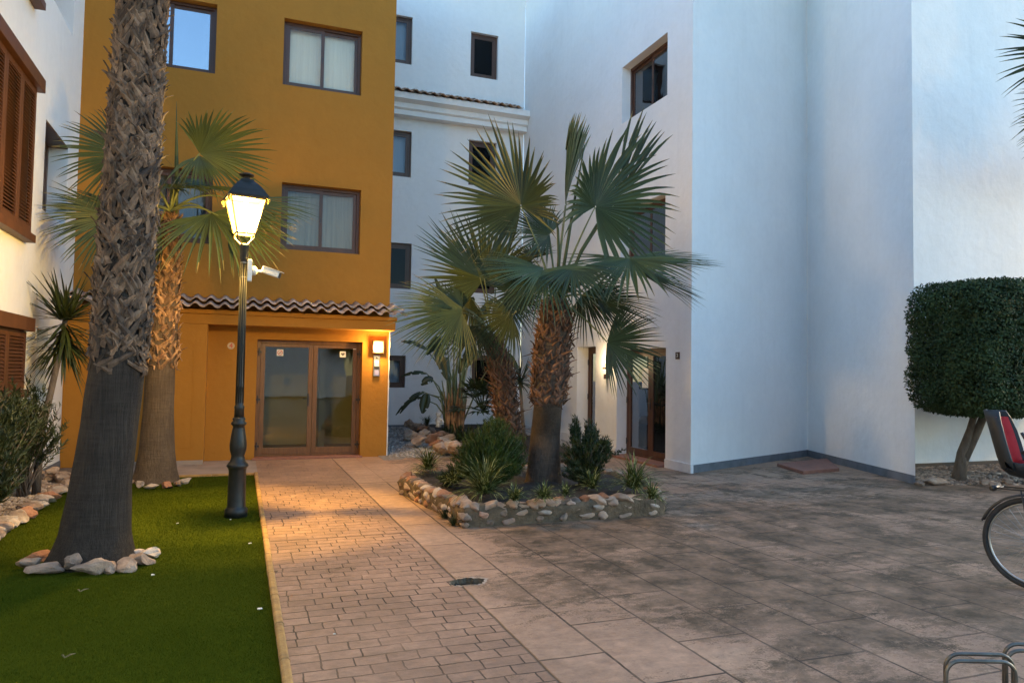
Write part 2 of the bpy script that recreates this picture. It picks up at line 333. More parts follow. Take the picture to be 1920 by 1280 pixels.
# pavement with a ragged drain hole
hx,hy=1.67,5.37; hw=.2
mb=MB(); X0,X1,Y0,Y1=.30,30,-12,13.75
xs=[X0,hx-hw,hx+hw,X1]; ys=[Y0,hy-hw,hy+hw,Y1]
for i in range(3):
    for j in range(3):
        if (i,j)!=(1,1): mb.face((xs[i],ys[j],0),(xs[i+1],ys[j],0),(xs[i+1],ys[j+1],0),(xs[i],ys[j+1],0))
n=40; inner=[];outer=[];low=[]
for k in range(n):
    a=2*PI*k/n+PI/4; s=hw/max(abs(math.cos(a)),abs(math.sin(a)))
    outer.append((hx+s*math.cos(a),hy+s*math.sin(a),0))
    rr=1+.28*noise.noise((math.cos(a)*2,math.sin(a)*2,3))+.1*random.uniform(-1,1)
    inner.append((hx+.145*rr*math.cos(a),hy+.10*rr*math.sin(a),0)); low.append((hx+.12*rr*math.cos(a),hy+.085*rr*math.sin(a),-.045))
for k in range(n):
    q=(k+1)%n; mb.face(outer[k],outer[q],inner[q],inner[k])
pave=mb.build('pavement',pavemat()); tag(pave,kind='structure')
dh=thing('broken_drain',(hx,hy,-.05),'small broken drain hole with pale chipped rim in the paving joint','drain')
mb=MB()
for k in range(n):
    q=(k+1)%n; mb.face(inner[k],inner[q],low[q],low[k])
mb.build('chipped_rim',M['mortar'],dh)
mb=MB(); mb.add(low,[tuple(range(n))]); mb.build('hole_floor',M['soil'],dh)
mb=MB()
for k in list(range(20,n))+[0,1,2]:
    q=(k+1)%n; f=lambda p,e:(hx+(p[0]-hx)*e,hy+(p[1]-hy)*e,.004); w1=1.12+.22*abs(noise.noise((k*.7,0,0))); w2=1.12+.22*abs(noise.noise(((k+1)*.7,0,0)))
    mb.face(f(inner[k],.985),f(inner[k],w1),f(inner[q],w2),f(inner[q],.985))
mb.build('chipped_edge',M['rock_w'],dh)
mb=MB()
for k in range(-3,4): mb.box(hx-.07,hx+.07,hy+k*.02-.004,hy+k*.02+.004,-.04,-.03)
mb.box(hx-.075,hx-.065,hy-.07,hy+.07,-.042,-.028); mb.box(hx+.065,hx+.075,hy-.07,hy+.07,-.042,-.028)
mb.build('grate',M['iron'],dh)
# concrete apron between lawn and ochre block
mb=MB(); mb.box(-2.2,.30,11.80,13.75,-.1,-.002); tag(mb.build('entrance_path',M['concrete']),kind='structure')
# lawn
def turfmat():
    m,nt,b,out=newmat('artificial_turf_base'); co=objco(nt); n1=noise_n(nt,co,1.2,4); n2=noise_n(nt,objco(nt,(1,.5,1)),120,3)
    x=mix(nt,ramp(nt,n1.outputs[0],.3,.7).outputs[0],(.044,.060,.005),(.054,.070,.006)); nt.links.new(x,b.inputs['Base Color'])
    b.inputs['Roughness'].default_value=1; b.inputs['Specular IOR Level'].default_value=0; bump(nt,b,n2.outputs[0],.8,.01); return m
mb=MB(); mb.box(-2.3,.25,-3,11.74,-.1,-.012); tag(mb.build('lawn_base',turfmat()),kind='structure')
def blades(n,x0,x1,y0,y1,z,h,w):
    yy=y0+(y1-y0)*RNG.random(n)**1.0; x=x0+(x1-x0)*RNG.random(n)
    a=RNG.random(n)*2*PI; hh=h*(.6+.5*RNG.random(n)); le=RNG.normal(0,.35,(n,2))*hh[:,None]+np.array([0,-.25])*hh[:,None]
    b0=np.stack([x-np.cos(a)*w,yy-np.sin(a)*w,np.full(n,z)],1); b1=np.stack([x+np.cos(a)*w,yy+np.sin(a)*w,np.full(n,z)],1)
    t=np.stack([x+le[:,0],yy+le[:,1],z+hh],1)
    V=np.stack([b0,b1,t],1).reshape(-1,3); return V,np.arange(3*n).reshape(n,3)
M['turf']=leafmat('turf_blade',(.052,.074,.007),(.064,.084,.009),1,.25,1.2,tip=(.06,.085,.015),spec=0)
V1,F1=blades(230000,-2.15,.25,2.4,7.2,-.012,.014,.0011); V2,F2=blades(100000,-2.15,.25,7.2,11.74,-.012,.014,.0016)
V=np.concatenate([V1,V2]); Fq=np.concatenate([F1,F2+len(V1)])
tag(npmesh('artificial_lawn',V,Fq,M['turf'],tone=.42+.18*RNG.random(len(Fq))+.25*(RNG.random(len(Fq))>.985)),'short green artificial grass beside the paved path','grass',kind='stuff')
# kerb, joints every 0.6 m
mb=MB()
y=-3.0
while y<11.76:
    y1=min(y+.6,11.80); w=.052
    prof=[(.248,-.05),(.248,.012),(.258,.024),(.29,.024),(.300,.012),(.300,-.05)]
    dx=random.uniform(-.002,.002); mb.col=random.random()
    vs=[(a+dx,yy,b) for yy in (y+.003,y1-.003) for a,b in prof]; k=len(prof)
    mb.add(vs,[(i,i+1,i+1+k,i+k) for i in range(k-1)]+[tuple(range(k)),tuple(range(2*k-1,k-1,-1))]); y=y1
x=.248
while x>-2.1:
    x1=x-.6; mb.col=random.random(); mb.box(x1+.003,x-.003,11.742,11.798,-.05,.018); x=x1
tag(mb.build('kerb',M['kerb'],None,False,.003),kind='structure')
# planting strip left, gravel yard rear, earth bed right
mb=MB(); mb.box(-2.6,-2.05,-3,11.9,-.1,.02); mb.box(-2.6,-2.2,11.9,13.15,-.1,.0)
tag(mb.build('planting_strip',M['earth']),kind='structure')
mb=MB()
def grid(mb,x0,x1,y0,y1,nx,ny,f):
    vs=[(x0+(x1-x0)*i/nx,y0+(y1-y0)*j/ny,f(x0+(x1-x0)*i/nx,y0+(y1-y0)*j/ny)) for j in range(ny+1) for i in range(nx+1)]
    mb.add(vs,[(j*(nx+1)+i,j*(nx+1)+i+1,(j+1)*(nx+1)+i+1,(j+1)*(nx+1)+i) for j in range(ny) for i in range(nx)])
yardz=lambda x,y: min(.2,max(-.01,(y-13.0)*.045-.01))+.015*noise.noise((x*1.5,y*1.5,0))
grid(mb,2.45,6.95,13.0,17.92,40,40,lambda x,y: yardz(x,y)+.004)
M['gravelbase']=pm('gravel_base',(.26,.24,.215),(.17,.155,.14),25,.9,1,60,.02,detail=6)
tag(mb.build('gravel_yard',M['gravelbase'],None,True),kind='structure')
mb=MB()
def bedz(x,y): return .02+.1*max(0,min(1,(y-7.9)/.8))+.05*noise.noise((x*2,y*2,1))
def bed_edge(x): return 8.15-.35*(x-9.7) if x<11 else 7.7
vs=[];nx=40;ny=14
for j in range(ny+1):
    for i in range(nx+1):
        t=j/ny; x=9.7+max(0,t*1.5-.1)*.75*(1-i/nx)+7*i/nx; ye=max(7.0,8.2-.28*(x-9.6)); yy=ye+(9.33-ye)*t; x=max(x,9.7+(yy-8.24)*.64)
        vs.append((x,yy,-.02+.1*min(1,t*3)+.03*noise.noise((x*2,yy*2,1))))
mb.add(vs,[(j*(nx+1)+i,j*(nx+1)+i+1,(j+1)*(nx+1)+i+1,(j+1)*(nx+1)+i) for j in range(ny) for i in range(nx)])
tag(mb.build('earth_bed',M['earth'],None,True),kind='structure')
# pebbles
def ico():
    bm=bmesh.new(); bmesh.ops.create_icosphere(bm,subdivisions=1,radius=1); v=np.array([q.co[:] for q in bm.verts]); f=np.array([[a.index for a in q.verts] for q in bm.faces]); bm.free(); return v,f
IV,IF=ico()
def pebbles(name,n,posf,s0,s1,mat,label,cat):
    pos=np.array([posf() for _ in range(n)]); s=s0+(s1-s0)*RNG.random(n)**2
    sc3=np.stack([s*(.7+.6*RNG.random(n)),s*(.7+.6*RNG.random(n)),s*(.45+.3*RNG.random(n))],1)
    V=IV[None]*(1+.22*RNG.normal(size=(n,len(IV),1))); a=RNG.random(n)*2*PI
    V=V*sc3[:,None,:]; x=V[:,:,0]*np.cos(a)[:,None]-V[:,:,1]*np.sin(a)[:,None]; y=V[:,:,0]*np.sin(a)[:,None]+V[:,:,1]*np.cos(a)[:,None]
    V=np.stack([x,y,V[:,:,2]],2)+pos[:,None,:]
    Fq=(IF[None]+(np.arange(n)*len(IV))[:,None,None]).reshape(-1,3)
    tag(npmesh(name,V.reshape(-1,3),Fq,mat,tone=np.repeat(RNG.random(n),len(IF))),label,cat,kind='stuff')
def yp():
    x=random.uniform(2.6,6.9); y=random.uniform(13.3,17.9); return (x,y,yardz(x,y)+.008)
pebbles('gravel',9000,yp,.012,.032,M['pebble'],'grey gravel covering the small yard between the buildings','gravel')
def lp(): return (random.uniform(-2.58,-2.12),random.uniform(6.5,12.2),.03)
pebbles('white_pebbles',2600,lp,.012,.04,M['rock_w'],'pale pebbles under the oleander along the left wall','pebbles')
def rp():
    while True:
        x=random.uniform(9.8,13.5); ye=max(7.0,8.2-.28*(x-9.6)); y=random.uniform(ye,9.2)
        if x<9.75+(y-8.24)*.64: continue
        t=(y-ye)/(9.4-ye); return (x,y,-.01+.1*min(1,t*3))
pebbles('bed_pebbles',2600,rp,.012,.055,M['rock'],'rubble and dry leaves in the bed under the clipped trees','rubble')

# ---------------------------------------------------------------- buildings
def wall(mb,fr,L,z0,z1,ops,T=.3,a0=0):
    As=sorted({a0,L}|{o[0] for o in ops}|{o[1] for o in ops}); Zs=sorted({z0,z1}|{o[2] for o in ops}|{o[3] for o in ops})
    def hole(a,z): return any(o[0]<a<o[1] and o[2]<z<o[3] for o in ops)
    for i in range(len(As)-1):
        for j in range(len(Zs)-1):
            if hole((As[i]+As[i+1])/2,(Zs[j]+Zs[j+1])/2): continue
            a,b,c,d=As[i],As[i+1],Zs[j],Zs[j+1]
            mb.face(fr(a,0,c),fr(b,0,c),fr(b,0,d),fr(a,0,d)); mb.face(fr(b,T,c),fr(a,T,c),fr(a,T,d),fr(b,T,d))
    for a,b,c,d in [o[:4] for o in ops]:
        mb.face(fr(a,0,c),fr(a,T,c),fr(a,T,d),fr(a,0,d)); mb.face(fr(b,0,c),fr(b,0,d),fr(b,T,d),fr(b,T,c))
        mb.face(fr(a,0,d),fr(a,T,d),fr(b,T,d),fr(b,0,d))
        if c>z0+.001: mb.face(fr(a,0,c),fr(b,0,c),fr(b,T,c),fr(a,T,c))
    for a in (a0,L): mb.face(fr(a,0,z0),fr(a,T,z0),fr(a,T,z1),fr(a,0,z1))
    mb.face(fr(a0,0,z1),fr(L,0,z1),fr(L,T,z1),fr(a0,T,z1))
def ring(mb,fr,a0,a1,d0,d1,z0,z1,w,wb=None,wt=None):
    wb=wb or w; wt=wt or w
    mb.fbox(fr,a0,a0+w,d0,d1,z0,z1); mb.fbox(fr,a1-w,a1,d0,d1,z0,z1)
    mb.fbox(fr,a0+w,a1-w,d0,d1,z1-wt,z1); mb.fbox(fr,a0+w,a1-w,d0,d1,z0,z0+wb)
def window(bld,fr,a0,a1,z0,z1,d=.14,leaves=2,blind='blind_mid',glass='glass',label=None,wood='wood',fw=.055,blindlow=1.0):
    e=.001
    mb=MB(); ring(mb,fr,a0+e,a1-e,d,d+.07,z0+e,z1-e,fw); w=mb.build('window',M[wood],bld,False,.003)
    if label: w['label']=label
    A0,A1=a0+fw+.002,a1-fw-.002; Z0,Z1=z0+fw+.002,z1-fw-.002
    for k in range(leaves):
        if leaves==1: b0,b1=A0,A1
        else:
            mid=(A0+A1)/2; b0,b1=(A0,mid+.03) if k==0 else (mid-.03,A1)
        dd=d+.008+(.027 if k==1 else 0)
        mb=MB(); ring(mb,fr,b0,b1,dd,dd+.024,Z0,Z1,.06); mb.build('sash',M[wood],w,False,.003)
        mb=MB(); mb.fbox(fr,b0+.0605,b1-.0605,dd+.009,dd+.013,Z0+.0605,Z1-.0605); mb.build('pane',M[glass],w)
        if leaves==2 and k==0:
            mb=MB(); mb.fbox(fr,b1-.035,b1-.02,dd-.012,dd-.001,(Z0+Z1)/2-.05,(Z0+Z1)/2+.05); mb.build('latch',M['black'],w)
    mb=MB(); mb.fbox(fr,a0+.01,a1-.01,d+.12,d+.125,z0+.01,z1-.01); mb.build('blind',M[blind],w)  # opaque backing; the near-black ones paint the shade of an unlit room
    return w
def slab(bld,x0,x1,y0,y1,z,t,mat='white'):
    mb=MB(); mb.box(x0,x1,y0,y1,z,z+t); return mb.build('roof',M[mat],bld)
HT=10.9
# ochre block ------------------------------------------------------
ob=thing('ochre_apartment_block',(0,16,0),'ochre yellow apartment block with tiled canopy over glass entrance doors','building')
fo=frame_fn(0,13.6,(1,0),(0,-1))
DX0,DX1,DZ=.275,2.12,2.12
ops=[(-2.02,-.565,6.76,8.0),(.57,1.98,6.75,7.98),(.61,2.025,3.755,4.965),(-1.95,-.54,3.75,5.03),(DX0,DX1,0.001,DZ)]
mb=MB(); wall(mb,fo,2.61,0,HT,ops,.3,-2.6); mb.build('wall',M['ochre'],ob)
mb=MB(); mb.box(2.31,2.61,13.9,19.5,0,HT); mb.box(-2.6,-2.3,13.9,19.5,0,HT); mb.box(-2.6,2.61,19.5,19.8,0,HT); mb.build('side_wall',M['ochre'],ob)
slab(ob,-2.7,2.7,13.5,19.9,HT+.002,.3)
window(ob,fo,*ops[0],blind='room_dk',glass='glass_sky',label='upper left window reflecting blue sky')
window(ob,fo,*ops[1],blind='blind',glass='glass_clear')
window(ob,fo,*ops[2],blind='blind_mid',glass='glass_clear')
window(ob,fo,*ops[3],blind='blind_mid')
# lower projecting block, lintel band and canopy
mb=MB(); mb.box(-2.6,-.53,13.15,13.597,0,2.33)
mb.box(-2.6,2.64,13.15,13.597,2.332,2.50); mb.box(-2.6,2.66,13.12,13.597,2.502,2.575)
mb.build('entrance_porch',M['ochre'],ob,False,.006)
mb=MB(); mb.box(-2.15,-.72,13.142,13.15,.28,.29); mb.box(-2.15,-.72,13.142,13.15,2.0,2.01); mb.box(-.73,-.72,13.142,13.15,.29,2.0); mb.box(-2.15,-2.14,13.142,13.15,.29,2.0)
mb.box(-2.14,-.73,13.147,13.15,.29,2.0); mb.build('service_hatch',M['ochre'],ob)
mb=MB(); mb.box(-2.18,-.53,13.115,13.149,0,.07); mb.build('plinth',M['concrete'],ob)
# ragged pale plaster edge at the corner
mb=MB(); z=0.0; pts=[]
while z<2.33:
    pts.append((z,.012+.02*abs(noise.noise((0,0,z*6)))+random.uniform(0,.012))); z+=.05
pts.append((2.33,.02))
for (za,wa),(zb,wb_) in zip(pts,pts[1:]):
    x0=2.6085
    mb.face((x0,13.60,za),(x0+wa,13.60,za),(x0+wb_,13.60,zb),(x0,13.60,zb))
    mb.face((x0+wa,13.60,za),(x0+wa,13.9,za),(x0+wb_,13.9,zb),(x0+wb_,13.60,zb))
mb.build('ragged_edge',M['skirtw'],ob)
# S tiles
def tile_course(mb,x0,x1,ya,za,yb,zb,pitch=.225,th=.016,amp=.038):
    n=int(round((x1-x0)/pitch)); k=10
    for i in range(n):
        mb.col=random.random(); xa=x0+i*pitch; dy=random.uniform(-.014,.014); dz=random.uniform(-.004,.004); rot=random.uniform(-.012,.012)
        top=[];bot=[]
        for (y,z,s) in ((ya+dy,za+dz,1),(yb,zb,.94)):
            for q in range(k+1):
                t=q/k; x=xa+t*(pitch+.012); h=amp*s*(math.sin(t*2*PI-.5)) if t<.62 else amp*s*math.sin(t*2*PI-.5)*.7
                top.append((x,y+rot*(t-.5),z+h+th)); bot.append((x,y+rot*(t-.5),z+h))
        K=k+1; vs=top+bot; fs=[]
        for q in range(k):
            fs+=[(q,q+1,K+q+1,K+q),(2*K+q+1,2*K+q,3*K+q,3*K+q+1),(q+1,q,2*K+q,2*K+q+1),(K+q,K+q+1,3*K+q+1,3*K+q)]
        fs+=[(0,K,3*K,2*K),(k,2*K+k,3*K+k,K+k)]
        mb.add(vs,fs)
mb=MB(); tile_course(mb,-2.6,2.79,12.93,2.615,13.32,2.70,amp=.040); tile_course(mb,-2.6,2.79,13.20,2.735,13.598,2.82,amp=.040)
mb.build('canopy_tiles',M['tile'],ob,True)
# entrance door
dd=.17
mb=MB(); ring(mb,fo,DX0+.001,DX1-.001,dd,dd+.08,.031,DZ-.001,.06,.03); door=mb.build('entrance_door',M['dwood'],ob,False,.004)
A0,A1=DX0+.064,DX1-.064; mid=1.255
for k,(b0,b1) in enumerate(((A0,mid-.002),(mid+.002,A1))):
    mb=MB(); ring(mb,fo,b0,b1,dd+.012,dd+.062,.064,DZ-.064,.08,.12,.06); mb.build('door_leaf',M['dwood'],door,False,.004)
    mb=MB(); mb.fbox(fo,b0+.081,b1-.081,dd+.03,dd+.036,.064+.121,DZ-.064-.061); mb.build('pane',M['glass_door'],door)
mb=MB(); mb.fbox(fo,mid-.09,mid-.06,dd-.004,dd+.011,.93,1.16); mb.tube([fo(mid-.075,dd-.002,1.07),fo(mid-.075,dd-.045,1.07),fo(mid-.17,dd-.045,1.07)],.009,8); mb.build('handle',M['black'],door)
for a in (A0-.03,A1+.03):
    for z in (.22,1.05,1.90):
        mb=MB(); mb.fbox(fo,a-.045 if a<1 else a-.045,a+.045,dd-.014,dd+.009,z-.018,z+.018); mb.tube([fo(a,dd-.012,z-.07),fo(a,dd-.012,z+.07)],.010,8); mb.build('hinge',M['black'],door)
def sticker(parent,fr,a,z,w,d,kind):
    mb=MB(); mb.fbox(fr,a-w/2,a+w/2,d-.002,d,z-w/2,z+w/2); s=mb.build('sticker',M['plastic_w'],parent)
    mb=MB()
    if kind=='nosmoke':
        n=28
        for k in range(n):
            a1,a2=2*PI*k/n,2*PI*(k+1)/n; r0,r1=w*.30,w*.40
            mb.face(*[fr(a+r*math.cos(t),d-.0035,z+r*math.sin(t)) for r,t in ((r0,a1),(r1,a1),(r1,a2),(r0,a2))])
        c=w*.28
        for s1 in (1,): mb.face(fr(a-c,d-.0036,z-c+.006),fr(a-c+.006,d-.0036,z-c),fr(a+c,d-.0036,z+c-.006),fr(a+c-.006,d-.0036,z+c))
        mb.build('symbol',M['signred'],parent)
        mb=MB(); mb.face(fr(a-w*.2,d-.003,z-.006),fr(a+w*.2,d-.003,z-.006),fr(a+w*.2,d-.003,z+.006),fr(a-w*.2,d-.003,z+.006)); mb.build('symbol',M['black'],parent)
    else:
        pts=[]
        for k in range(24):
            t=2*PI*k/24; hx_=16*math.sin(t)**3; hz_=13*math.cos(t)-5*math.cos(2*t)-2*math.cos(3*t)-math.cos(4*t)
            pts.append(fr(a+hx_*w*.019,d-.003,z+hz_*w*.019+w*.03))
        mb.add(pts,[tuple(range(24))]); mb.build('symbol',M['black'],parent)
        mb=MB(); q=[(-.02,.02),(.006,.005),(-.004,0),(.014,-.022),(-.004,-.006),(.005,-.001)]
        mb.add([fr(a+x*w/.1*.9,d-.0038,z+y*w/.1+.003) for x,y in q],[tuple(range(6))]); mb.build('symbol',M['plastic_w'],parent)
M['signred']=pm('sign_red',(.6,.05,.03),(.55,.04,.03),5,.6,0)
sticker(door,fo,.67,1.895,.115,dd+.029,'nosmoke'); sticker(door,fo,1.79,1.89,.11,dd+.029,'heart')
mb=MB(); mb.fbox(fo,1.97,2.03,dd+.006,dd+.011,1.985,2.0); mb.build('name_label',M['plastic_w'],door)
mb=MB(); mb.box(.24,2.15,13.50,13.83,.0,.03); mb.build('threshold',M['step'],ob,False,.004)
# lobby behind the doors
mb=MB(); x0,x1,y0,y1,z1=.0,2.28,13.905,15.9,2.45
mb.face((x0,y1,0.03),(x1,y1,.03),(x1,y1,z1),(x0,y1,z1)); mb.face((x0,y0,.03),(x0,y1,.03),(x0,y1,z1),(x0,y0,z1)); mb.face((x1,y0,.03),(x1,y1,.03),(x1,y1,z1),(x1,y0,z1)); mb.face((x0,y0,z1),(x1,y0,z1),(x1,y1,z1),(x0,y1,z1))
mb.m=1; mb.face((x0,y0,.03),(x1,y0,.03),(x1,y1,.03),(x0,y1,.03)); mb.m=0
mb.box(1.5,1.62,15.0,15.9,.03,2.4)
mb.build('lobby',[M['lobby'],M['lobbyf']],ob)

# left white building ---------------------------------------------
lb=thing('white_shuttered_building',(-6,8,0),'white building on the left with brown louvred shutters','building')
fl=frame_fn(-2.6,0,(0,1),(1,0))
lops=[(11.48,12.86,3.73,4.98),(11.48,12.86,6.73,7.98),(8.2,10.6,3.2,5.1),(8.2,10.6,6.2,8.1),(8.4,10.6,1.32,2.0),(11.5,12.1,.9,2.1)]
mb=MB(); wall(mb,fl,13.9,0,9.6,lops,.32,-3); mb.build('wall',M['white'],lb)
mb=MB(); mb.box(-10,-2.92,13.6,13.9,0,9.6); mb.box(-10,-9.7,-3,13.6,0,9.6); mb.box(-10,-2.92,-3,-2.7,0,9.6); mb.build('side_wall',M['white'],lb)
slab(lb,-10.1,-2.5,-3.1,13.9,9.602,.25)
for o in lops[:2]: window(lb,fl,*o,d=.26,leaves=1,blind='blind_mid',fw=.09)
window(lb,fl,*lops[5],d=.2,leaves=1,blind='room_dk')
for o in lops[:2]:
    mb=MB(); mb.fbox(fl,o[0]+.002,o[1]-.002,.003,.255,o[3]-.03,o[3]-.002); mb.build('window_head',M['wood'],lb)
def shutter(bld,a0,a1,z0,z1,np_,cap=True):
    mb=MB(); 
    if cap: mb.fbox(fl,a0-.12,a1+.1,-.155,-.002,z1+.002,z1+.17); mb.fbox(fl,a0-.08,a1+.05,-.13,-.002,z0-.1,z0-.002)
    mb.fbox(fl,a0-.04,a1+.03,-.015,-.002,z0,z1)
    s=mb.build('shutter',M['shutter'],bld,False,.006); w=(a1-a0)/np_
    for k in range(np_):
        b0=a0+k*w+.003; b1=b0+w-.006; dz=-.085 
        mb=MB(); ring(mb,fl,b0,b1,dz,dz+.045,z0+.004,z1-.004,.075,.09); 
        z=z0+.10
        while z<z1-.10:
            mb.col=random.random()
            mb.add([fl(b0+.07,dz+.004,z),fl(b1-.07,dz+.004,z),fl(b1-.07,dz+.04,z+.036),fl(b0+.07,dz+.04,z+.036),fl(b0+.07,dz+.002,z+.008),fl(b1-.07,dz+.002,z+.008),fl(b1-.07,dz+.034,z+.04),fl(b0+.07,dz+.034,z+.04)],
              [(0,1,2,3),(7,6,5,4),(0,4,5,1),(3,2,6,7)]); z+=.042
        mb.col=.5; mb.build('louvre_panel',M['shutter'],s)
shutter(lb,8.1,10.62,3.24,5.08,4); shutter(lb,8.1,10.62,6.24,8.08,4); shutter(lb,8.3,10.62,1.30,2.02,3)
mb=MB(); mb.fbox(fl,-3,13.595,-.012,-.001,0,.12); mb.build('plinth',M['skirt'],lb)

# rear white wing -------------------------------------------------
rb=thing('rear_white_wing',(4.8,18.5,0),'rear white wing with a tiled eave between the ochre block and the right block','building')
YB=17.92; fb=frame_fn(0,YB,(1,0),(0,-1))
rops=[(3.0,3.86,9.37,10.6),(5.42,6.18,9.34,10.53),(3.0,3.90,6.48,7.65),(5.42,6.18,6.46,7.65),(3.0,3.96,3.65,4.80),(5.42,6.22,3.65,4.8),(3.1,3.87,1.18,1.98),(5.6,6.5,1.2,2.04)]
mb=MB(); wall(mb,fb,6.945,0,14.2,rops,.3,2.0); mb.build('wall',M['white2'],rb)
slab(rb,2.0,7.4,17.9,22,14.202,.25)
gl=['glass','glass_dk','glass','glass_dk','glass_dk','glass_dk','glass','glass_dk']; bl=['blind','room_dk','blind','room_dk','blind_mid','blind_mid','blind','room_dk']
for o,g_,b_ in zip(rops,gl,bl): window(rb,fb,*o,d=.10,leaves=1,blind=b_,glass=g_,fw=.07)
mb=MB(); prof=[(YB-.001,7.98),(YB-.24,7.98),(YB-.24,8.10),(YB-.30,8.14),(YB-.30,8.26),(YB-.46,8.32),(YB-.46,8.47),(YB-.001,8.47)]
vs=[(x,y,z) for x in (2.0,6.944) for y,z in prof]; k=len(prof)
mb.add(vs,[(i,(i+1)%k,(i+1)%k+k,i+k) for i in range(k)]+[tuple(range(k)),tuple(range(2*k-1,k-1,-1))]); mb.build('cornice',M['white2'],rb)
mb=MB(); tile_course(mb,2.0,6.72,YB-.54,8.50,YB-.24,8.58,.225,.014,.032); tile_course(mb,2.0,6.72,YB-.30,8.60,YB-.002,8.70,.225,.014,.03); mb.build('eave_tiles',M['tile'],rb,True)
mb=MB(); mb.box(2.62,6.94,YB-.015,YB-.001,0,.26); mb.build('plinth',M['skirt'],rb)

# right white block ----------------------------------------------
wb=thing('right_white_block',(9.5,13.5,0),'large white block on the right with angled walls and recessed brown doors','building')
SX=6.95; fs_=frame_fn(SX,0,(0,1),(-1,0)); SH=12.6
sops=[(10.92,12.56,6.555,7.69),(10.955,12.56,3.645,4.81),(10.91,12.66,0.001,2.08),(13.58,14.47,0.001,2.18)]
mb=MB(); wall(mb,fs_,YB,0,SH,sops,.35,10.30); mb.build('wall',M['white'],wb)
R1=(SX,10.15);R2=(10.83,11.75);R3=(9.66,8.24)
def prism(mb,poly,z0,z1):
    k=len(poly); vs=[(x,y,z) for z in (z0,z1) for x,y in poly]
    mb.add(vs,[(i,(i+1)%k,(i+1)%k+k,i+k) for i in range(k)]+[tuple(range(k-1,-1,-1)),tuple(range(k,2*k))])
WY=9.35
mb=MB()
prism(mb,[R1,R2,(11.2,12.0),(11.1,12.3),(7.303,10.7),(7.303,10.299),(SX,10.299)],0,SH)
prism(mb,[(R2[0]+.001,R2[1]-.002),R3,(10.40,9.36),(11.15,11.8)],0,SH)
prism(mb,[(10.42,WY),(24,WY),(24,WY+.3),(10.46,WY+.3)],0,SH)
mb.build('angled_wall',M['white'],wb)
mb=MB(); prism(mb,[(SX-.1,10.1),R2,(9.6,8.1),(24,9.3),(24,20),(SX-.1,20)],SH+.002,SH+.25); mb.build('roof',M['white'],wb)
# plinths
def strip(mb,p,q,z0,z1,off=.012):
    p=Vector((p[0],p[1],0)); q=Vector((q[0],q[1],0)); d=(q-p).normalized(); n_=Vector((d.y,-d.x,0))*off
    prism(mb,[(p.x,p.y),(q.x,q.y),(q.x+n_.x,q.y+n_.y),(p.x+n_.x,p.y+n_.y)],z0,z1)
for a_,b_ in (((SX+.03,10.16),R2),(R2,R3)):
    mb=MB(); strip(mb,a_,b_,0,.13); mb.build('plinth',M['skirt'],wb)
mb=MB(); mb.box(10.2,20,WY-.014,WY-.001,0,.14); mb.build('plinth',M['brownpl'],wb)
for bx_ in ((SX-.022,SX-.001,10.141,10.905,0,.15),(SX-.022,SX-.001,12.665,13.575,0,.15),(SX-.022,SX-.001,14.475,YB-.02,0,.26),(SX-.022,SX+.03,10.118,10.14,0,.15)):
    mb=MB(); mb.box(*bx_); mb.build('plinth',M['skirtw'],wb)
window(wb,fs_,*sops[0],d=.19,blind='room_dk',glass='glass_dk'); window(wb,fs_,*sops[1],d=.19,blind='room_dk',glass='glass_dk')
def dbl_door(fr,a0,a1,z1,d,leaves,parent):
    mb=MB(); ring(mb,fr,a0+.001,a1-.001,d,d+.07,.041,z1-.001,.055,.03); dr=mb.build('door',M['wood'],parent,False,.004)
    w=(a1-a0-.116)/leaves
    for k in range(leaves):
        b0=a0+.058+k*w+.001; b1=b0+w-.002
        mb=MB(); ring(mb,fr,b0,b1,d+.01,d+.055,.073,z1-.058,.085,.12); mb.build('door_leaf',M['wood'],dr,False,.004)
        mb=MB(); mb.fbox(fr,b0+.086,b1-.086,d+.028,d+.034,.194,z1-.144); mb.build('pane',M['glass_dk'],dr)
    mb=MB(); mb.fbox(fr,a0+.02,a1-.02,d+.45,d+.455,.03,z1); mb.build('dark_backing',M['room_dk'],dr)  # flat dark board painted as the room's shade
    mb=MB(); am=(a0+a1)/2 if leaves==2 else a0+.12
    mb.fbox(fr,am-.015,am+.015,d-.006,d+.009,.95,1.15); mb.tube([fr(am,d-.004,1.07),fr(am,d-.045,1.07),fr(am-.1,d-.045,1.07)],.009,8); mb.build('handle',M['black'],dr)
    for z in (.3,1.1,1.85):
        mb=MB(); mb.tube([fr(a1-.03,d-.012,z-.06),fr(a1-.03,d-.012,z+.06)],.011,8); mb.fbox(fr,a1-.06,a1-.01,d-.01,d-.001,z-.02,z+.02); mb.build('hinge',M['black'],dr)
    return dr
dr=dbl_door(fs_,10.91,12.66,2.08,.22,2,wb); sticker(dr,fs_,11.18,1.62,.11,.225,'nosmoke')
mb=MB(); mb.fbox(fs_,11.86,12.1,.235,.237,1.35,1.72); mb.build('paper_notice',M['plastic_w'],dr)
dbl_door(fs_,13.58,14.47,2.18,.27,1,wb)
mb=MB(); mb.box(SX-.16,SX+.3,10.93,12.85,.0,.04); mb.build('door_step',M['step'],wb,False,.004)
# plain opposite block behind the viewpoint, seen only as reflections in the glass
sb=thing('opposite_white_block',(3,-18,0),'plain white block behind the viewpoint, mirrored in the windows','building')
mb=MB(); mb.box(-12,6,-26,-17,0,8.5); mb.build('wall',M['white'],sb)
mb=MB(); mb.box(-12.3,6.3,-26.3,-16.7,8.502,8.8); mb.build('roof',M['tile'],sb)
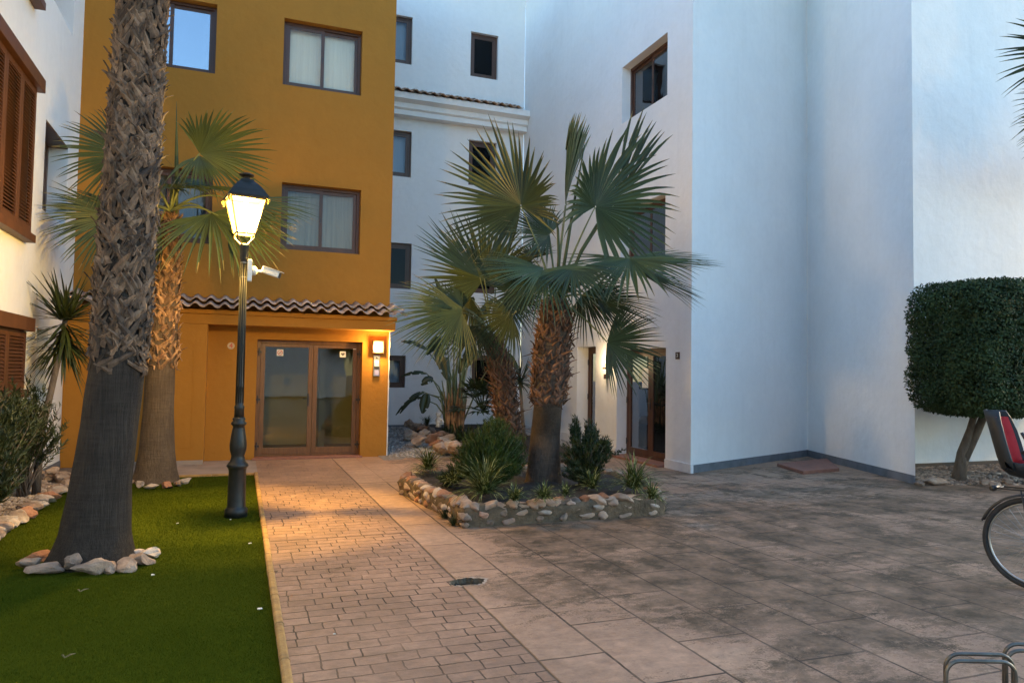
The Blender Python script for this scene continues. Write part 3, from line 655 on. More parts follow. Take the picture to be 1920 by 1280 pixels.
# ---------------------------------------------------------------- street lamp
def street_lamp(x,y,rz,label,energy):
    t=thing('street_lamp',(x,y,-.012),label,'street lamp',None)
    z0=-.012
    prof=[(.118,0),(.118,.085),(.1,.1),(.094,.12),(.090,.5),(.1,.53),(.116,.55),(.104,.575),(.083,.6),(.073,.63),(.068,.66),(.086,.72),(.089,.78),(.080,.86),(.065,.95),(.060,.98),(.08,1.0),(.08,1.02),(.06,1.04),(.07,1.06),(.055,1.08)]
    mb=MB(); mb.lathe(prof,(x,y,z0),16); mb.build('base',M['iron'],t,True)
    prof=[(.052,1.08),(.05,1.17),(.056,1.19),(.044,1.21),(.040,1.25),(.040,1.4),(.045,1.41),(.040,1.43),(.037,1.6),(.034,2.8),(.044,2.82),(.047,2.95),(.058,2.975),(.03,2.985)]
    vs=[];fs=[];n=24
    mb=MB(); mb.lathe(prof,(x,y,z0),16)
    for k in range(10):  # shallow flutes
        a=2*PI*k/10; mb.tube([(x+.041*math.cos(a),y+.041*math.sin(a),1.22),(x+.0345*math.cos(a),y+.0345*math.sin(a),2.78)],.004,5)
    mb.build('post',M['iron'],t,True)
    c,s=math.cos(rz),math.sin(rz)
    W=lambda a,b,z:(x+a*c-b*s,y+a*s+b*c,z)
    lo,hi,zl,zh=.098,.182,3.085,3.46
    mb=MB()
    for sa,sb in ((1,1),(1,-1),(-1,-1),(-1,1)):
        mb.tube([W(lo*sa,lo*sb,zl),W(hi*sa,hi*sb,zh)],.009,6)
        mb.tube([W(lo*sa*.95,lo*sb*.95,zl),W(.09*sa,.09*sb,3.04),W(.05*sa,.05*sb,2.99),W(.03*sa,.03*sb,2.96)],.008,6)
    for h,z,tk in ((lo,zl,.012),(hi,zh,.013)):
        for q in range(4):
            p=[(h,h),(-h,h),(-h,-h),(h,-h)]; a,b=p[q],p[(q+1)%4]; mb.tube([W(*a,z),W(*b,z)],tk,6)
    mb.build('lantern_frame',M['iron_lit'],t)
    for sa,sb in ((1,1),(1,-1),(-1,-1),(-1,1)):
        mb=MB(); mb.tube([W(hi*sa*1.05,hi*sb*1.05,3.47),W(hi*sa*1.15,hi*sb*1.15,3.45),W(hi*sa*1.08,hi*sb*1.08,3.40)],[.012,.02,.008],6); mb.build('corner_scroll',M['brass'],t)
    mb=MB(); rings=[(.205,3.465),(.21,3.485),(.165,3.56),(.115,3.625),(.075,3.665),(.062,3.69)]
    vs=[W(h*a,h*b,z) for h,z in rings for a,b in ((1,1),(-1,1),(-1,-1),(1,-1))]
    mb.add(vs,[(i*4+k,i*4+(k+1)%4,(i+1)*4+(k+1)%4,(i+1)*4+k) for i in range(5) for k in range(4)]+[(23,22,21,20)])
    mb.lathe([(.05,3.685),(.035,3.70),(.04,3.715),(.08,3.735),(.082,3.745),(.05,3.76),(.01,3.765)],(x,y,0),16)
    mb.build('lantern_roof',M['iron'],t)
    mb=MB()
    for q in range(4):
        p=[(1,1),(-1,1),(-1,-1),(1,-1)]; a,b=p[q],p[(q+1)%4]; e=.004
        mb.face(W(a[0]*(lo-e),a[1]*(lo-e),zl+.01),W(b[0]*(lo-e),b[1]*(lo-e),zl+.01),W(b[0]*(hi-e),b[1]*(hi-e),zh-.01),W(a[0]*(hi-e),a[1]*(hi-e),zh-.01))
    mb.build('lantern_glass',M['lampglass'],t)
    mb=MB(); mb.lathe([(.008,3.355),(.022,3.365),(.030,3.385),(.024,3.42),(.015,3.45)],(x,y,0),12); mb.build('bulb',M['bulb'],t,True)
    l=bpy.data.lights.new('lantern_light','POINT'); l.energy=energy; l.color=(1,.58,.11); l.shadow_soft_size=.13
    lo_=bpy.data.objects.new('lantern_light',l); COL.objects.link(lo_); lo_.location=(0,0,3.29-z0); lo_.parent=t
    l2=bpy.data.lights.new('lantern_downlight','SPOT'); l2.energy=energy*DOWN; l2.color=(1,.60,.14); l2.shadow_soft_size=.035; l2.spot_size=R(72); l2.spot_blend=.35
    l3=bpy.data.objects.new('lantern_downlight',l2); COL.objects.link(l3); l3.location=(0,0,3.27-z0); l3.parent=t
    return t
M['brass']=pm('brass',(.6,.42,.12),(.5,.34,.1),6,.4,0,metal=.6)
M['iron_lit']=pm('lantern_iron_lit',(.10,.07,.03),(.08,.055,.025),6,.5,0)  # lit copy of the cast iron: lantern glow put into the colour
M['bulb']=emit('bulb_glow',(1,.75,.4),3); M['bulb'].node_tree.nodes
def lampglass():
    m,nt,b,out=newmat('lit_lantern_glass'); nt.nodes.remove(b)
    e=N(nt,'Emission'); e.inputs[0].default_value=(1,.62,.13,1); e.inputs[1].default_value=.9
    t=N(nt,'BsdfTransparent'); ms=N(nt,'AddShader'); nt.links.new(e.outputs[0],ms.inputs[0]); nt.links.new(t.outputs[0],ms.inputs[1]); nt.links.new(ms.outputs[0],out.inputs[0]); return m
M['lampglass']=lampglass()
LAMPX,LAMPY=.005,8.51
LAMP=street_lamp(LAMPX,LAMPY,R(10),'black cast iron street lamp with lit lantern standing on the lawn',E_LAMP)
street_lamp(16.2,4.6,R(30),'matching black street lamp outside the frame lighting the clipped trees',E_LAMP2)
# security camera on the post
sx,sy=LAMPX+.036,LAMPY-.01
cmr=thing('security_camera',(sx,sy,2.68),'white bullet security camera strapped to the lamp post','security camera')
mb=MB(); mb.box(sx+.002,sx+.05,sy-.05,sy+.05,2.56,2.80); mb.build('mounting_plate',M['plastic_w'],cmr,False,.006)
mb=MB(); mb.lathe([(.05,0),(.05,.035),(.03,.05),(.022,.055)],(sx+.051,sy,2.68),16,(1,0,0)); mb.tube([(sx+.1,sy,2.68),(sx+.15,sy-.005,2.675),(sx+.175,sy-.01,2.68)],.014,8); mb.build('arm',M['plastic_w'],cmr,True)
d=Vector((.86,-.28,-.30)).normalized(); o_=Vector((sx+.16,sy-.01,2.70)); side=d.cross(Vector((0,0,1))).normalized(); upv=side.cross(d)
mb=MB()
def ob_box(mb,o,ax,a0,a1,hw_,z0,z1):
    vs=[o+ax[0]*a+ax[1]*b+ax[2]*c_ for a in (a0,a1) for b in (-hw_,hw_) for c_ in (z0,z1)]
    mb.add(vs,[(0,1,3,2),(4,6,7,5),(0,4,5,1),(2,3,7,6),(0,2,6,4),(1,5,7,3)])
ob_box(mb,o_,(d,side,upv),0,.20,.038,-.035,.035); mb.build('body',M['plastic_w'],cmr,False,.012)
mb=MB(); ob_box(mb,o_,(d,side,upv),.0,.225,.042,.037,.043); mb.build('sun_shield',M['plastic_w'],cmr)
mb=MB(); ob_box(mb,o_,(d,side,upv),.2005,.206,.034,-.031,.031); mb.build('lens_plate',M['black'],cmr)
mb=MB()
for z in (2.60,2.76): mb.lathe([(.0375,0),(.0385,.001),(.0385,.008),(.0375,.009)],(LAMPX,LAMPY,z),20)
mb.build('strap',M['steel'],cmr)
# ---------------------------------------------------------------- wall lamps, intercom, number
wl=thing('wall_lamp',(2.40,13.6,2.035),'square lit wall lamp beside the entrance doors','wall lamp')
mb=MB(); ring(mb,fo,2.295,2.505,-.09,-.001,1.92,2.155,.022); mb.fbox(fo,2.318,2.482,-.02,-.002,1.943,2.132); mb.build('housing',M['wood_dk'],wl,False,.004)
mb=MB(); mb.fbox(fo,2.319,2.481,-.075,-.03,1.944,2.131); mb.build('diffuser',emit('lit_diffuser',(1,.72,.28),.42),wl,False,.01)
l=bpy.data.lights.new('wall_light','POINT'); l.energy=E_WALL; l.color=(1,.62,.2); l.shadow_soft_size=.05
q=bpy.data.objects.new('wall_light',l); COL.objects.link(q); q.location=(0,-.16,0); q.parent=wl
ic=thing('intercom',(2.39,13.6,1.7),'silver intercom panel below the lit wall lamp','intercom')
mb=MB(); mb.fbox(fo,2.325,2.445,-.03,-.001,1.49,1.885); mb.build('panel',M['steel'],ic,False,.006)
mb=MB(); mb.lathe([(.016,0),(.016,.006),(.01,.01)],fo(2.385,-.031,1.84),16,(0,-1,0)); mb.build('camera_eye',M['black'],ic,True)
mb=MB(); mb.fbox(fo,2.345,2.425,-.034,-.0305,1.73,1.79); mb.fbox(fo,2.345,2.425,-.034,-.0305,1.68,1.722); mb.build('name_plate',M['plastic_w'],ic)
mb=MB(); mb.fbox(fo,2.34,2.43,-.034,-.0305,1.625,1.668); mb.build('button',M['black'],ic)
mb=MB(); mb.fbox(fo,2.345,2.425,-.034,-.0305,1.51,1.605); mb.build('keypad',pm('lilac_pad',(.35,.33,.6),(.3,.3,.5),5,.4,0),ic)
def text_obj(txt,size,loc,parent,mat,rot=(PI/2,0,0),ext=.002,sx_=1):
    c=bpy.data.curves.new('t','FONT'); c.body=txt; c.size=size; c.extrude=ext; c.align_x='CENTER'; c.align_y='CENTER'
    o=bpy.data.objects.new('t',c); COL.objects.link(o); dg=bpy.context.evaluated_depsgraph_get(); me=bpy.data.meshes.new_from_object(o.evaluated_get(dg)); bpy.data.objects.remove(o)
    me.transform(Matrix.Diagonal((sx_,1,1,1))); q=link('number',me,mat,parent); q.rotation_euler=rot; q.location=loc; return q
hn=thing('house_number',(-.16,13.6,1.99),'small pale round plate with red number 4 beside the entrance','house number')
mb=MB(); mb.lathe([(.06,0),(.06,.006),(.056,.008)],(-.16,13.599,1.99),28,(0,-1,0)); mb.build('plate',pm('tan_plate',(.60,.45,.28),(.5,.38,.24),6,.6,0),hn)
t4=text_obj('4',.125,(0,-.012,0),hn,M['signred'])
# sconce
sn=thing('wall_sconce',(SX,13.04,1.72),'slim lit up-and-down sconce between the two brown doors','wall lamp')
mb=MB(); mb.fbox(fs_,12.985,13.095,-.018,-.001,1.52,1.90); mb.fbox(fs_,12.99,13.09,-.10,-.0185,1.70,1.735); mb.fbox(fs_,13.0,13.08,-.075,-.0185,1.50,1.60); mb.build('bracket',M['wood_dk'],sn,False,.004)
mb=MB(); mb.lathe([(.038,0),(.038,.19)],(SX-.062,13.04,1.737),16); mb.build('glass_shade',emit('sconce_glass',(1,.80,.5),.3),sn,True)
l=bpy.data.lights.new('sconce_light','POINT'); l.energy=E_SC; l.color=(1,.72,.38); l.shadow_soft_size=.04
q=bpy.data.objects.new('sconce_light',l); COL.objects.link(q); q.location=(-.16,0,.13); q.parent=sn
pn=thing('wall_plaque',(SX,10.54,1.93),'small brown plaque on the side wall near the corner','plaque')
mb=MB(); mb.fbox(fs_,10.48,10.60,-.012,-.001,1.87,1.99); mb.build('plate',M['wood_dk'],pn,False,.003)
t_=text_obj('3',.09,(-.015,0,0),pn,M['plastic_w'],(PI/2,0,-PI/2))
# drain step slab by angled wall
mt=thing('step_slab',(9.75,10.2,0),'low square reddish slab in the corner of the angled white wall','step')
mc=[G(1457,874),G(1506,889),G(1574,883),Vector((10.6,11.0,0))]
mb=MB(); prism(mb,[(v.x,v.y) for v in (mc[0],mc[1],mc[2],mc[3])],.0,.055); mb.build('slab',M['step'],mt,False,.006)
# ---------------------------------------------------------------- palms
def frond_mesh(hub,tip,nrm,spread=150,nseg=44,fuse=.5,droop=.3,cup=.12,asym=0,tone0=.5,Lback=.62):
    """fan leaf: returns MB. hub & tip world points."""
    ax=Vector(tip)-Vector(hub); Rr=ax.length; ax.normalize(); nrm=(nrm-ax*nrm.dot(ax)).normalized(); sd=ax.cross(nrm)
    mb=MB(); dth=R(2*spread)/nseg; hub=Vector(hub)
    rs=[.012,.18,.34,fuse,.64,.77,.89,1.0]
    for i in range(nseg):
        th=-R(spread)+dth*(i+.5); rel=abs(th)/PI
        L=Rr*(1-(1-Lback)*rel**1.3)*(1+random.uniform(-.05,.05))*(1-abs(asym)*max(0,math.sin(th)*(1 if asym>0 else -1))); fz=fuse*(1-.15*rel)
        dirn=ax*math.cos(th)+sd*math.sin(th); perp=-ax*math.sin(th)+sd*math.cos(th)
        dr=droop*(random.uniform(.6,1.3)); kink=random.uniform(-.06,.06); tipd=random.uniform(.05,.35) if random.random()<.45 else 0
        vs=[]
        for j,r in enumerate(rs):
            r_=r if j!=3 else fz
            half=r_*Rr*math.tan(dth/2)*1.02 if j<=3 else fz*Rr*math.tan(dth/2)*max(.0,(1-r_)/(1-fz))**.75*1.0
            fold=half*.55
            dn=max(0,r_-.3)
            c=hub+dirn*(L*r_)+nrm*(cup*Rr*r_*r_)-Vector((0,0,1))*((dr*dn*dn+tipd*max(0,r_-.68)**1.6)*Rr)+perp*(kink*dn*Rr)
            if j==len(rs)-1: half=.0008
            vs+= [c-perp*half,c-nrm*fold,c+perp*half]
        fs=[]
        for j in range(len(rs)-1):
            for q in (0,1): fs.append((j*3+q,j*3+q+1,j*3+3+q+1,j*3+3+q))
        n0=len(mb.v); mb.v+=[tuple(v) for v in vs]; t=max(0,min(.78,tone0+random.uniform(-.22,.22)))
        for k,f in enumerate(fs): mb.f.append(tuple(x+n0 for x in f)); mb.c.append(t if k<2*len(rs)-4 else random.choice((t,.95))); mb.mi.append(0)
    return mb
def petiole_pts(o,h,sag=.1,n=7):
    o,h=Vector(o),Vector(h); pts=[]
    for i in range(n):
        t=i/(n-1); p=o.lerp(h,t); p.z+=sag*math.sin(t*PI); pts.append(p)
    return pts
def add_frond(tree,org,hub,tip,nrm,mat='frond',sag=.1,pr=.013,**kw):
    mb=frond_mesh(hub,tip,nrm,**kw); f=mb.build('frond',M[mat],tree)
    pb=MB(); pp=petiole_pts(org,hub,sag); pb.tube(pp,[pr*(1.5-.9*i/6) for i in range(7)],6); pb.build('petiole',M['petiole'],f,True)
    return f
def px_frond(tree,org,hub,tip,D,dD=0,face=1.0,up=.0,side=0,**kw):
    """hub/tip given on the photograph at depth D (tip D+dD)"""
    H=P(hub[0],hub[1],D); T=P(tip[0],tip[1],D+dD); tc=(Vector((0,0,CH))-H).normalized()
    n_=tc*face+Vector((0,0,1))*up+(CM@Vector((1,0,0)))*side
    return add_frond(tree,org,H,T,n_,**kw)
def rand_frond(tree,org,az,el,Lp,Rf,**kw):
    d=Vector((math.cos(az)*math.cos(el),math.sin(az)*math.cos(el),math.sin(el))); H=Vector(org)+d*Lp
    el2=el-.5; d2=Vector((math.cos(az)*math.cos(el2),math.sin(az)*math.cos(el2),math.sin(el2)))
    up=Vector((-math.cos(az)*math.sin(el),-math.sin(az)*math.sin(el),math.cos(el)))
    n_=up+Vector((random.uniform(-.3,.3),random.uniform(-.3,.3),0))
    return add_frond(tree,org,H,H+d2*Rf,n_,**kw)
def spine(pts):
    def f(z):
        for (x0,y0,z0,r0),(x1,y1,z1,r1) in zip(pts,pts[1:]):
            if z<=z1: t=(z-z0)/(z1-z0) if z1>z0 else 0; t=max(0,min(1,t)); return (x0+(x1-x0)*t,y0+(y1-y0)*t,r0+(r1-r0)*t)
        x,y,_,r=pts[-1]; return (x,y,r)
    return f
def trunk_part(tree,f,z0,z1,mat,ribs=0,flare=0,step=.05,n=40,name='trunk'):
    mb=MB(); zs=np.arange(z0,z1+step,step); vs=[];fs=[]
    for z in zs:
        x,y,r=f(z)
        for k in range(n):
            a=2*PI*k/n; rr=r*(1+.035*noise.noise((math.cos(a)*1.6,math.sin(a)*1.6,z*1.7))+.012*noise.noise((math.cos(a)*6,math.sin(a)*6,z*5)))
            if flare: rr+=flare*math.exp(-(z-z0)/.10)*(.5+.5*noise.noise((math.cos(a)*5,math.sin(a)*5,9)))
            vs.append((x+rr*math.cos(a),y+rr*math.sin(a),z))
    for i in range(len(zs)-1):
        for k in range(n): fs.append((i*n+k,i*n+(k+1)%n,(i+1)*n+(k+1)%n,(i+1)*n+k))
    fs.append(tuple((len(zs)-1)*n+k for k in range(n)))
    mb.add(vs,fs); return mb.build(name,M[mat],tree,True)
def boots(tree,f,z0,z1,mat,dz=.075,w=.055,ln=.16,curl=.05,per=11,fringe=True):
    mb=MB(); i=0; z=z0
    rows=int((z1-z0)/dz)
    for rI in range(rows):
        for k in range(per):
            z=z0+rI*dz+random.uniform(-.03,.03); a=2*PI*(k+.5*(rI%2))/per+random.uniform(-.14,.14)
            for sgn in ((-1,1) if random.random()<.8 else (random.choice((-1,1)),)):
                x,y,r=f(z); mb.col=random.random()**1.3; L=ln*random.uniform(.55,1.35); ww=w*random.uniform(.55,1.15); tw=sgn*random.uniform(.25,.95)
                cu=curl*random.uniform(.1,1.0)*(2.3 if random.random()<.10 else 1); pts=[]
                m=4; drop=random.random()<.13
                for j in range(m+1):
                    t=j/m; aa=a+tw*t*L/max(r,.08)*.75; zz=z+L*t*(1-.3*abs(tw))*(1 if not drop else (1-1.6*t)); x,y,r=f(zz)
                    out=r*1.0+.010+.012*math.sin(PI*min(1,t*1.3))+cu*t**2.4
                    wj=ww*(1-.75*t**1.6)*.5
                    ra=Vector((math.cos(aa),math.sin(aa),0)); ta=Vector((-math.sin(aa),math.cos(aa),0)); dirv=(ta*tw*.75+Vector((0,0,1))*(1-.3*abs(tw))).normalized(); pw=dirv.cross(ra)
                    c=Vector((x,y,zz))+ra*out
                    pts.append((c-pw*wj-ra*.008,c+ra*.006,c+pw*wj-ra*.008))
                for j in range(m):
                    A,B=pts[j],pts[j+1]; mb.face(A[0],A[1],B[1],B[0]); mb.face(A[1],A[2],B[2],B[1])
            if fringe and random.random()<.1:
                x,y,r=f(z); ra=Vector((math.cos(a),math.sin(a),0)); c=Vector((x,y,z))+ra*(r+.02); e=c+ra*random.uniform(.02,.07)+Vector((random.uniform(-.05,.05),random.uniform(-.05,.05),random.uniform(-.1,.05)))
                mb.col=.9; mb.tube([c,c.lerp(e,.5)+Vector((0,0,.02)),e],[.003,.002,.001],3)
    return mb.build('leaf_bases',M[mat],tree)
# big foreground palm
pA=[(-1.10,6.92,-.02,.335),(-1.10,6.92,.06,.305),(-1.085,6.92,.22,.265),(-1.06,6.92,.6,.232),(-1.015,6.92,1.1,.216),(-.965,6.92,1.65,.208),(-.96,6.92,1.75,.20),(-.95,6.92,2.1,.198),(-.92,6.92,3.2,.185),(-.885,6.92,4.8,.175),(-.85,6.92,7.0,.165)]
fA=spine(pA)
pt=thing('palm_tree',(-1.10,6.92,0),'tall palm in the foreground lawn with thick grey trunk ringed by rocks','palm tree')
trunk_part(pt,fA,-.02,7.2,'trunk_grey',flare=.05,n=64,step=.035)
boots(pt,fA,1.70,7.0,'boot',dz=.056,w=.074,ln=.165,curl=.05,per=14)
mb=MB()  # torn collar at the neck
for k in range(46):
    a=random.uniform(0,2*PI); z=random.uniform(1.58,1.86); x,y,r=fA(z); mb.col=random.random()*.6
    aa=a+random.choice((-1,1))*random.uniform(.5,1.1); ww=random.uniform(.02,.045); pts=[]
    for j in range(6):
        t=j/5; an=a+(aa-a)*t; ra=Vector((math.cos(an),math.sin(an),0)); zz=z+.10*(t-.5)*random.uniform(.4,1)
        c=Vector((x,y,zz))+ra*(r+.012+.05*max(0,t-.7)); pts.append((c-Vector((0,0,ww*(1-.6*t))),c+ra*.012,c+Vector((0,0,ww*(1-.6*t)))))
    for j in range(5):
        A,B=pts[j],pts[j+1]; mb.face(A[0],A[1],B[1],B[0]); mb.face(A[1],A[2],B[2],B[1])
mb.build('torn_collar',M['boot'],pt)
org=Vector((-.85,6.92,7.05))
for i in range(18):
    rand_frond(pt,org,i*2.4+.3,R(65-i*5.5),random.uniform(.9,1.3),random.uniform(.85,1.05),spread=120,nseg=30)
# lit palm behind it
pC=[(-1.07,11.45,-.02,.30),(-1.07,11.45,.1,.275),(-1.07,11.45,.4,.235),(-1.07,11.45,1.0,.20),(-1.06,11.45,1.6,.185),(-1.05,11.45,1.75,.195),(-1.03,11.45,2.6,.165),(-1.0,11.45,3.4,.135),(-.99,11.45,3.85,.10)]
fC=spine(pC)
pt=thing('palm_tree',(-1.07,11.45,0),'lamp-lit palm with orange-brown trunk in front of the ochre wall','palm tree')
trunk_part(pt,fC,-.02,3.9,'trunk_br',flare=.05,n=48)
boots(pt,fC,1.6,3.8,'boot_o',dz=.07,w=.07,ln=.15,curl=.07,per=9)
org=P(320,395,10.2)
D=10.2
for hub,tip,dD,kw in [
 ((374,288),(494,214),-.1,dict(spread=78,face=.8,side=.3,droop=.12,nseg=30,asym=-.35,Lback=.5)),
 ((374,292),(400,360),-.3,dict(spread=60,face=.8,side=.3,droop=.5,nseg=20)),
 ((236,292),(100,285),-.3,dict(spread=75,face=1,droop=.25,nseg=30)),
 ((225,398),(75,395),-.4,dict(spread=50,face=.6,up=.6,droop=.35,nseg=30)),
 ((215,405),(85,455),-.6,dict(spread=65,face=.8,up=.3,droop=.25,nseg=30)),
 ((330,352),(450,352),-.5,dict(spread=75,face=.25,up=1,droop=.35,nseg=34)),
 ((320,350),(250,352),-.6,dict(spread=75,face=.3,up=1,droop=.3,nseg=28)),
 ((430,372),(585,415),-.1,dict(spread=38,face=.4,up=.6,droop=.25,nseg=20)),
 ((395,400),(455,470),-.7,dict(spread=95,face=.9,up=.5,droop=.55,nseg=36)),
 ((425,415),(540,470),-.3,dict(spread=45,face=.8,up=.4,droop=.3,nseg=22)),
 ((300,420),(230,500),.2,dict(spread=75,face=.6,up=.6,droop=.4,nseg=28)),
 ((345,345),(420,350),.4,dict(spread=60,face=.5,up=.8,droop=.6,nseg=26))]:
    px_frond(pt,org,hub,tip,D+random.uniform(-.2,.2),dD,sag=.12,**kw)
mb=MB(); sp=[P(331+ (0 if z<3 else 0),400-z*42,D) for z in range(6)]; mb.tube(sp,[.018,.026,.03,.022,.01,.002],6); mb.build('spear_leaf',M['frond'],pt,True)
# planter palms
DA=9.0
b0=G(1020,905,.25)*1.03; tp=P(1042,562,DA)
nk=P(1028,757,DA)
pB=[(b0.x,b0.y,.2,.235),(b0.x,b0.y,.4,.212),(b0.x+.03,b0.y+.05,.8,.188),(nk.x,nk.y,nk.z,.176),(nk.x,nk.y,nk.z+.05,.195),(nk.x*.5+tp.x*.5,nk.y*.5+tp.y*.5,nk.z*.5+tp.z*.5,.205),(tp.x,tp.y,tp.z-.15,.165),(tp.x,tp.y,tp.z+.05,.12)]
fB=spine(pB)
pt=thing('palm_tree',(b0.x,b0.y,.2),'larger fan palm with dark trunk in the middle of the stone planter','palm tree')
trunk_part(pt,fB,.18,tp.z,'trunk_dk',flare=.03,n=48)
boots(pt,fB,nk.z,tp.z,'boot_r',dz=.062,w=.055,ln=.11,curl=.085,per=15)
org=tp+Vector((0,0,0))
for hub,tip,D,dD,kw in [
 ((977,386),(925,222),9.0,.15,dict(spread=152,face=1,nseg=56,droop=.04,Lback=.60,fuse=.48,side=-.15,tone0=.25,asym=.5)),
 ((1060,385),(1074,210),9.1,.0,dict(spread=25,face=.35,side=1,nseg=16,fuse=.85,droop=.02,tone0=.5)),
 ((1062,380),(1062,235),9.15,.2,dict(spread=14,face=.4,side=1,nseg=9,fuse=.8,droop=.02)),
 ((1116,388),(1196,232),8.9,.25,dict(spread=145,face=.85,side=.35,nseg=50,droop=.2,Lback=.52,fuse=.5,tone0=.45,asym=-.5)),
 ((1150,385),(1212,225),9.0,.3,dict(spread=14,face=.8,side=.35,nseg=9,droop=.0,fuse=.7,tone0=.2)),
 ((1030,440),(940,390),9.25,-.1,dict(spread=105,face=.6,up=.7,nseg=44,droop=.2,Lback=.8)),
 ((1180,482),(1345,498),8.9,.1,dict(spread=48,face=.3,up=.9,nseg=28,droop=.12,tone0=.6)),
 ((1180,484),(1150,560),8.8,-.75,dict(spread=95,face=.35,up=.9,nseg=34,droop=.35,tone0=.6)),
 ((1180,500),(1300,540),9.2,.4,dict(spread=60,face=.5,up=.8,nseg=30,droop=.25,tone0=.15)),
 ((1020,502),(890,512),8.7,-.35,dict(spread=55,face=.5,up=.8,nseg=30,droop=.25,tone0=.65)),
 ((1022,504),(1080,585),8.6,-.55,dict(spread=75,face=.7,up=.6,nseg=34,droop=.45,tone0=.6)),
 ((1120,560),(1238,588),8.9,-.1,dict(spread=75,face=.45,up=.7,nseg=36,droop=.3,tone0=.1)),
 ((1095,548),(1150,620),9.1,.1,dict(spread=80,face=.8,up=.4,nseg=32,droop=.3,tone0=.1)),
 ((1138,641),(1244,668),8.75,.1,dict(spread=85,face=1,nseg=38,droop=.12,up=.25,tone0=.2)),
 ((975,545),(930,585),8.85,-.2,dict(spread=140,face=1,nseg=36,droop=.2,tone0=.35)),
 ((1000,485),(968,460),9.5,.3,dict(spread=120,face=.8,up=.4,nseg=34,droop=.3,tone0=.15)),
 ((1075,500),(1110,560),8.6,-.6,dict(spread=80,face=.5,up=.7,nseg=30,droop=.45,tone0=.3)),
 ((960,590),(900,640),9.3,.3,dict(spread=80,face=.8,up=.3,nseg=30,droop=.35,tone0=.15))]:
    px_frond(pt,org,hub,tip,D,dD,sag=.06,pr=.012,**kw)
mb=MB()
for sp in (((1050,540),(1062,470),(1080,360),(1096,272)),((1045,545),(1048,480),(1046,430),(1040,400)),((1060,545),(1090,470),(1120,420))):
    mb.tube([P(x,y,8.95) for x,y in sp],[.022,.02,.016,.006][:len(sp)],6)
mb.build('spear_leaf',M['frond'],pt,True)
DB=9.95
b0=P(957,0,DB); k0=G(957,870,.2); n1_=P(952,790,DB); m1=P(925,640,DB); 
base=P(962,862,DB)
pD=[(base.x,base.y,.05,.15),(n1_.x,n1_.y,n1_.z,.14),(P(942,700,DB).x,P(942,700,DB).y,P(942,700,DB).z,.14),(m1.x,m1.y,m1.z,.105),(m1.x,m1.y,m1.z+.15,.08)]
fD=spine(pD)
pt=thing('palm_tree',(base.x,base.y,.1),'smaller leaning fan palm with shaggy reddish trunk at the back of the planter','palm tree')
trunk_part(pt,fD,.03,m1.z+.1,'trunk_br',n=32)
boots(pt,fD,.75,m1.z+.05,'boot_r',dz=.062,w=.055,ln=.12,curl=.10,per=12)
org=P(922,625,DB)
for hub,tip,D,dD,kw in [
 ((908,522),(868,400),9.7,.2,dict(spread=125,face=1,nseg=52,droop=.12,side=-.2,Lback=.75,tone0=.4)),
 ((900,520),(792,418),9.6,.0,dict(spread=28,face=.5,up=.5,nseg=14,droop=.05,tone0=.65)),
 ((868,578),(725,612),9.4,-.2,dict(spread=58,face=.7,up=.5,nseg=34,droop=.22,tone0=.65)),
 ((868,575),(790,535),9.5,.1,dict(spread=60,face=.5,up=.8,nseg=26,droop=.15,tone0=.6)),
 ((866,585),(800,660),9.3,-.3,dict(spread=60,face=.8,up=.3,nseg=28,droop=.2,tone0=.6)),
 ((890,610),(870,690),9.7,-.1,dict(spread=70,face=.8,up=.3,nseg=28,droop=.3,tone0=.2)),
 ((945,560),(1000,610),10.2,.2,dict(spread=85,face=.8,up=.3,nseg=34,droop=.3,tone0=.15)),
 ((930,540),(960,450),10.3,.3,dict(spread=95,face=.9,nseg=34,droop=.15,tone0=.3)),
 ((885,560),(830,610),10.2,.1,dict(spread=80,face=.9,nseg=30,droop=.3,tone0=.2))]:
    px_frond(pt,org,hub,tip,D,dD,sag=.05,pr=.010,**kw)
# palm beyond the right edge, fronds reaching in
px_,py_=12.9,7.0
pE=[(px_,py_,-.02,.28),(px_,py_,.5,.22),(px_,py_,3,.17),(px_,py_,6.0,.13)]
pt=thing('palm_tree',(px_,py_,0),'palm at the right edge of which only frond tips reach into view','palm tree')
trunk_part(pt,spine(pE),-.02,6.0,'trunk_dk',n=24,step=.1); boots(pt,spine(pE),2.0,6.0,'boot',dz=.11,w=.08,ln=.16,per=9)
org=Vector((px_,py_,6.05)); 
for hub,tip,dD,kw in [((2035,95),(1897,18),0,dict(spread=60,nseg=26,droop=.1)),((2030,190),(1893,168),0,dict(spread=34,nseg=20,droop=.2)),((2020,225),(1896,250),0,dict(spread=30,nseg=18,droop=.15)),((2030,120),(1930,120),.2,dict(spread=40,nseg=20,droop=.2))]:
    px_frond(pt,org,hub,tip,11.0,dD,tone0=.15,**kw)
for i in range(8): rand_frond(pt,org,-1.2+i*.4,R(60-i*12),1.0,.9,spread=110,nseg=26)
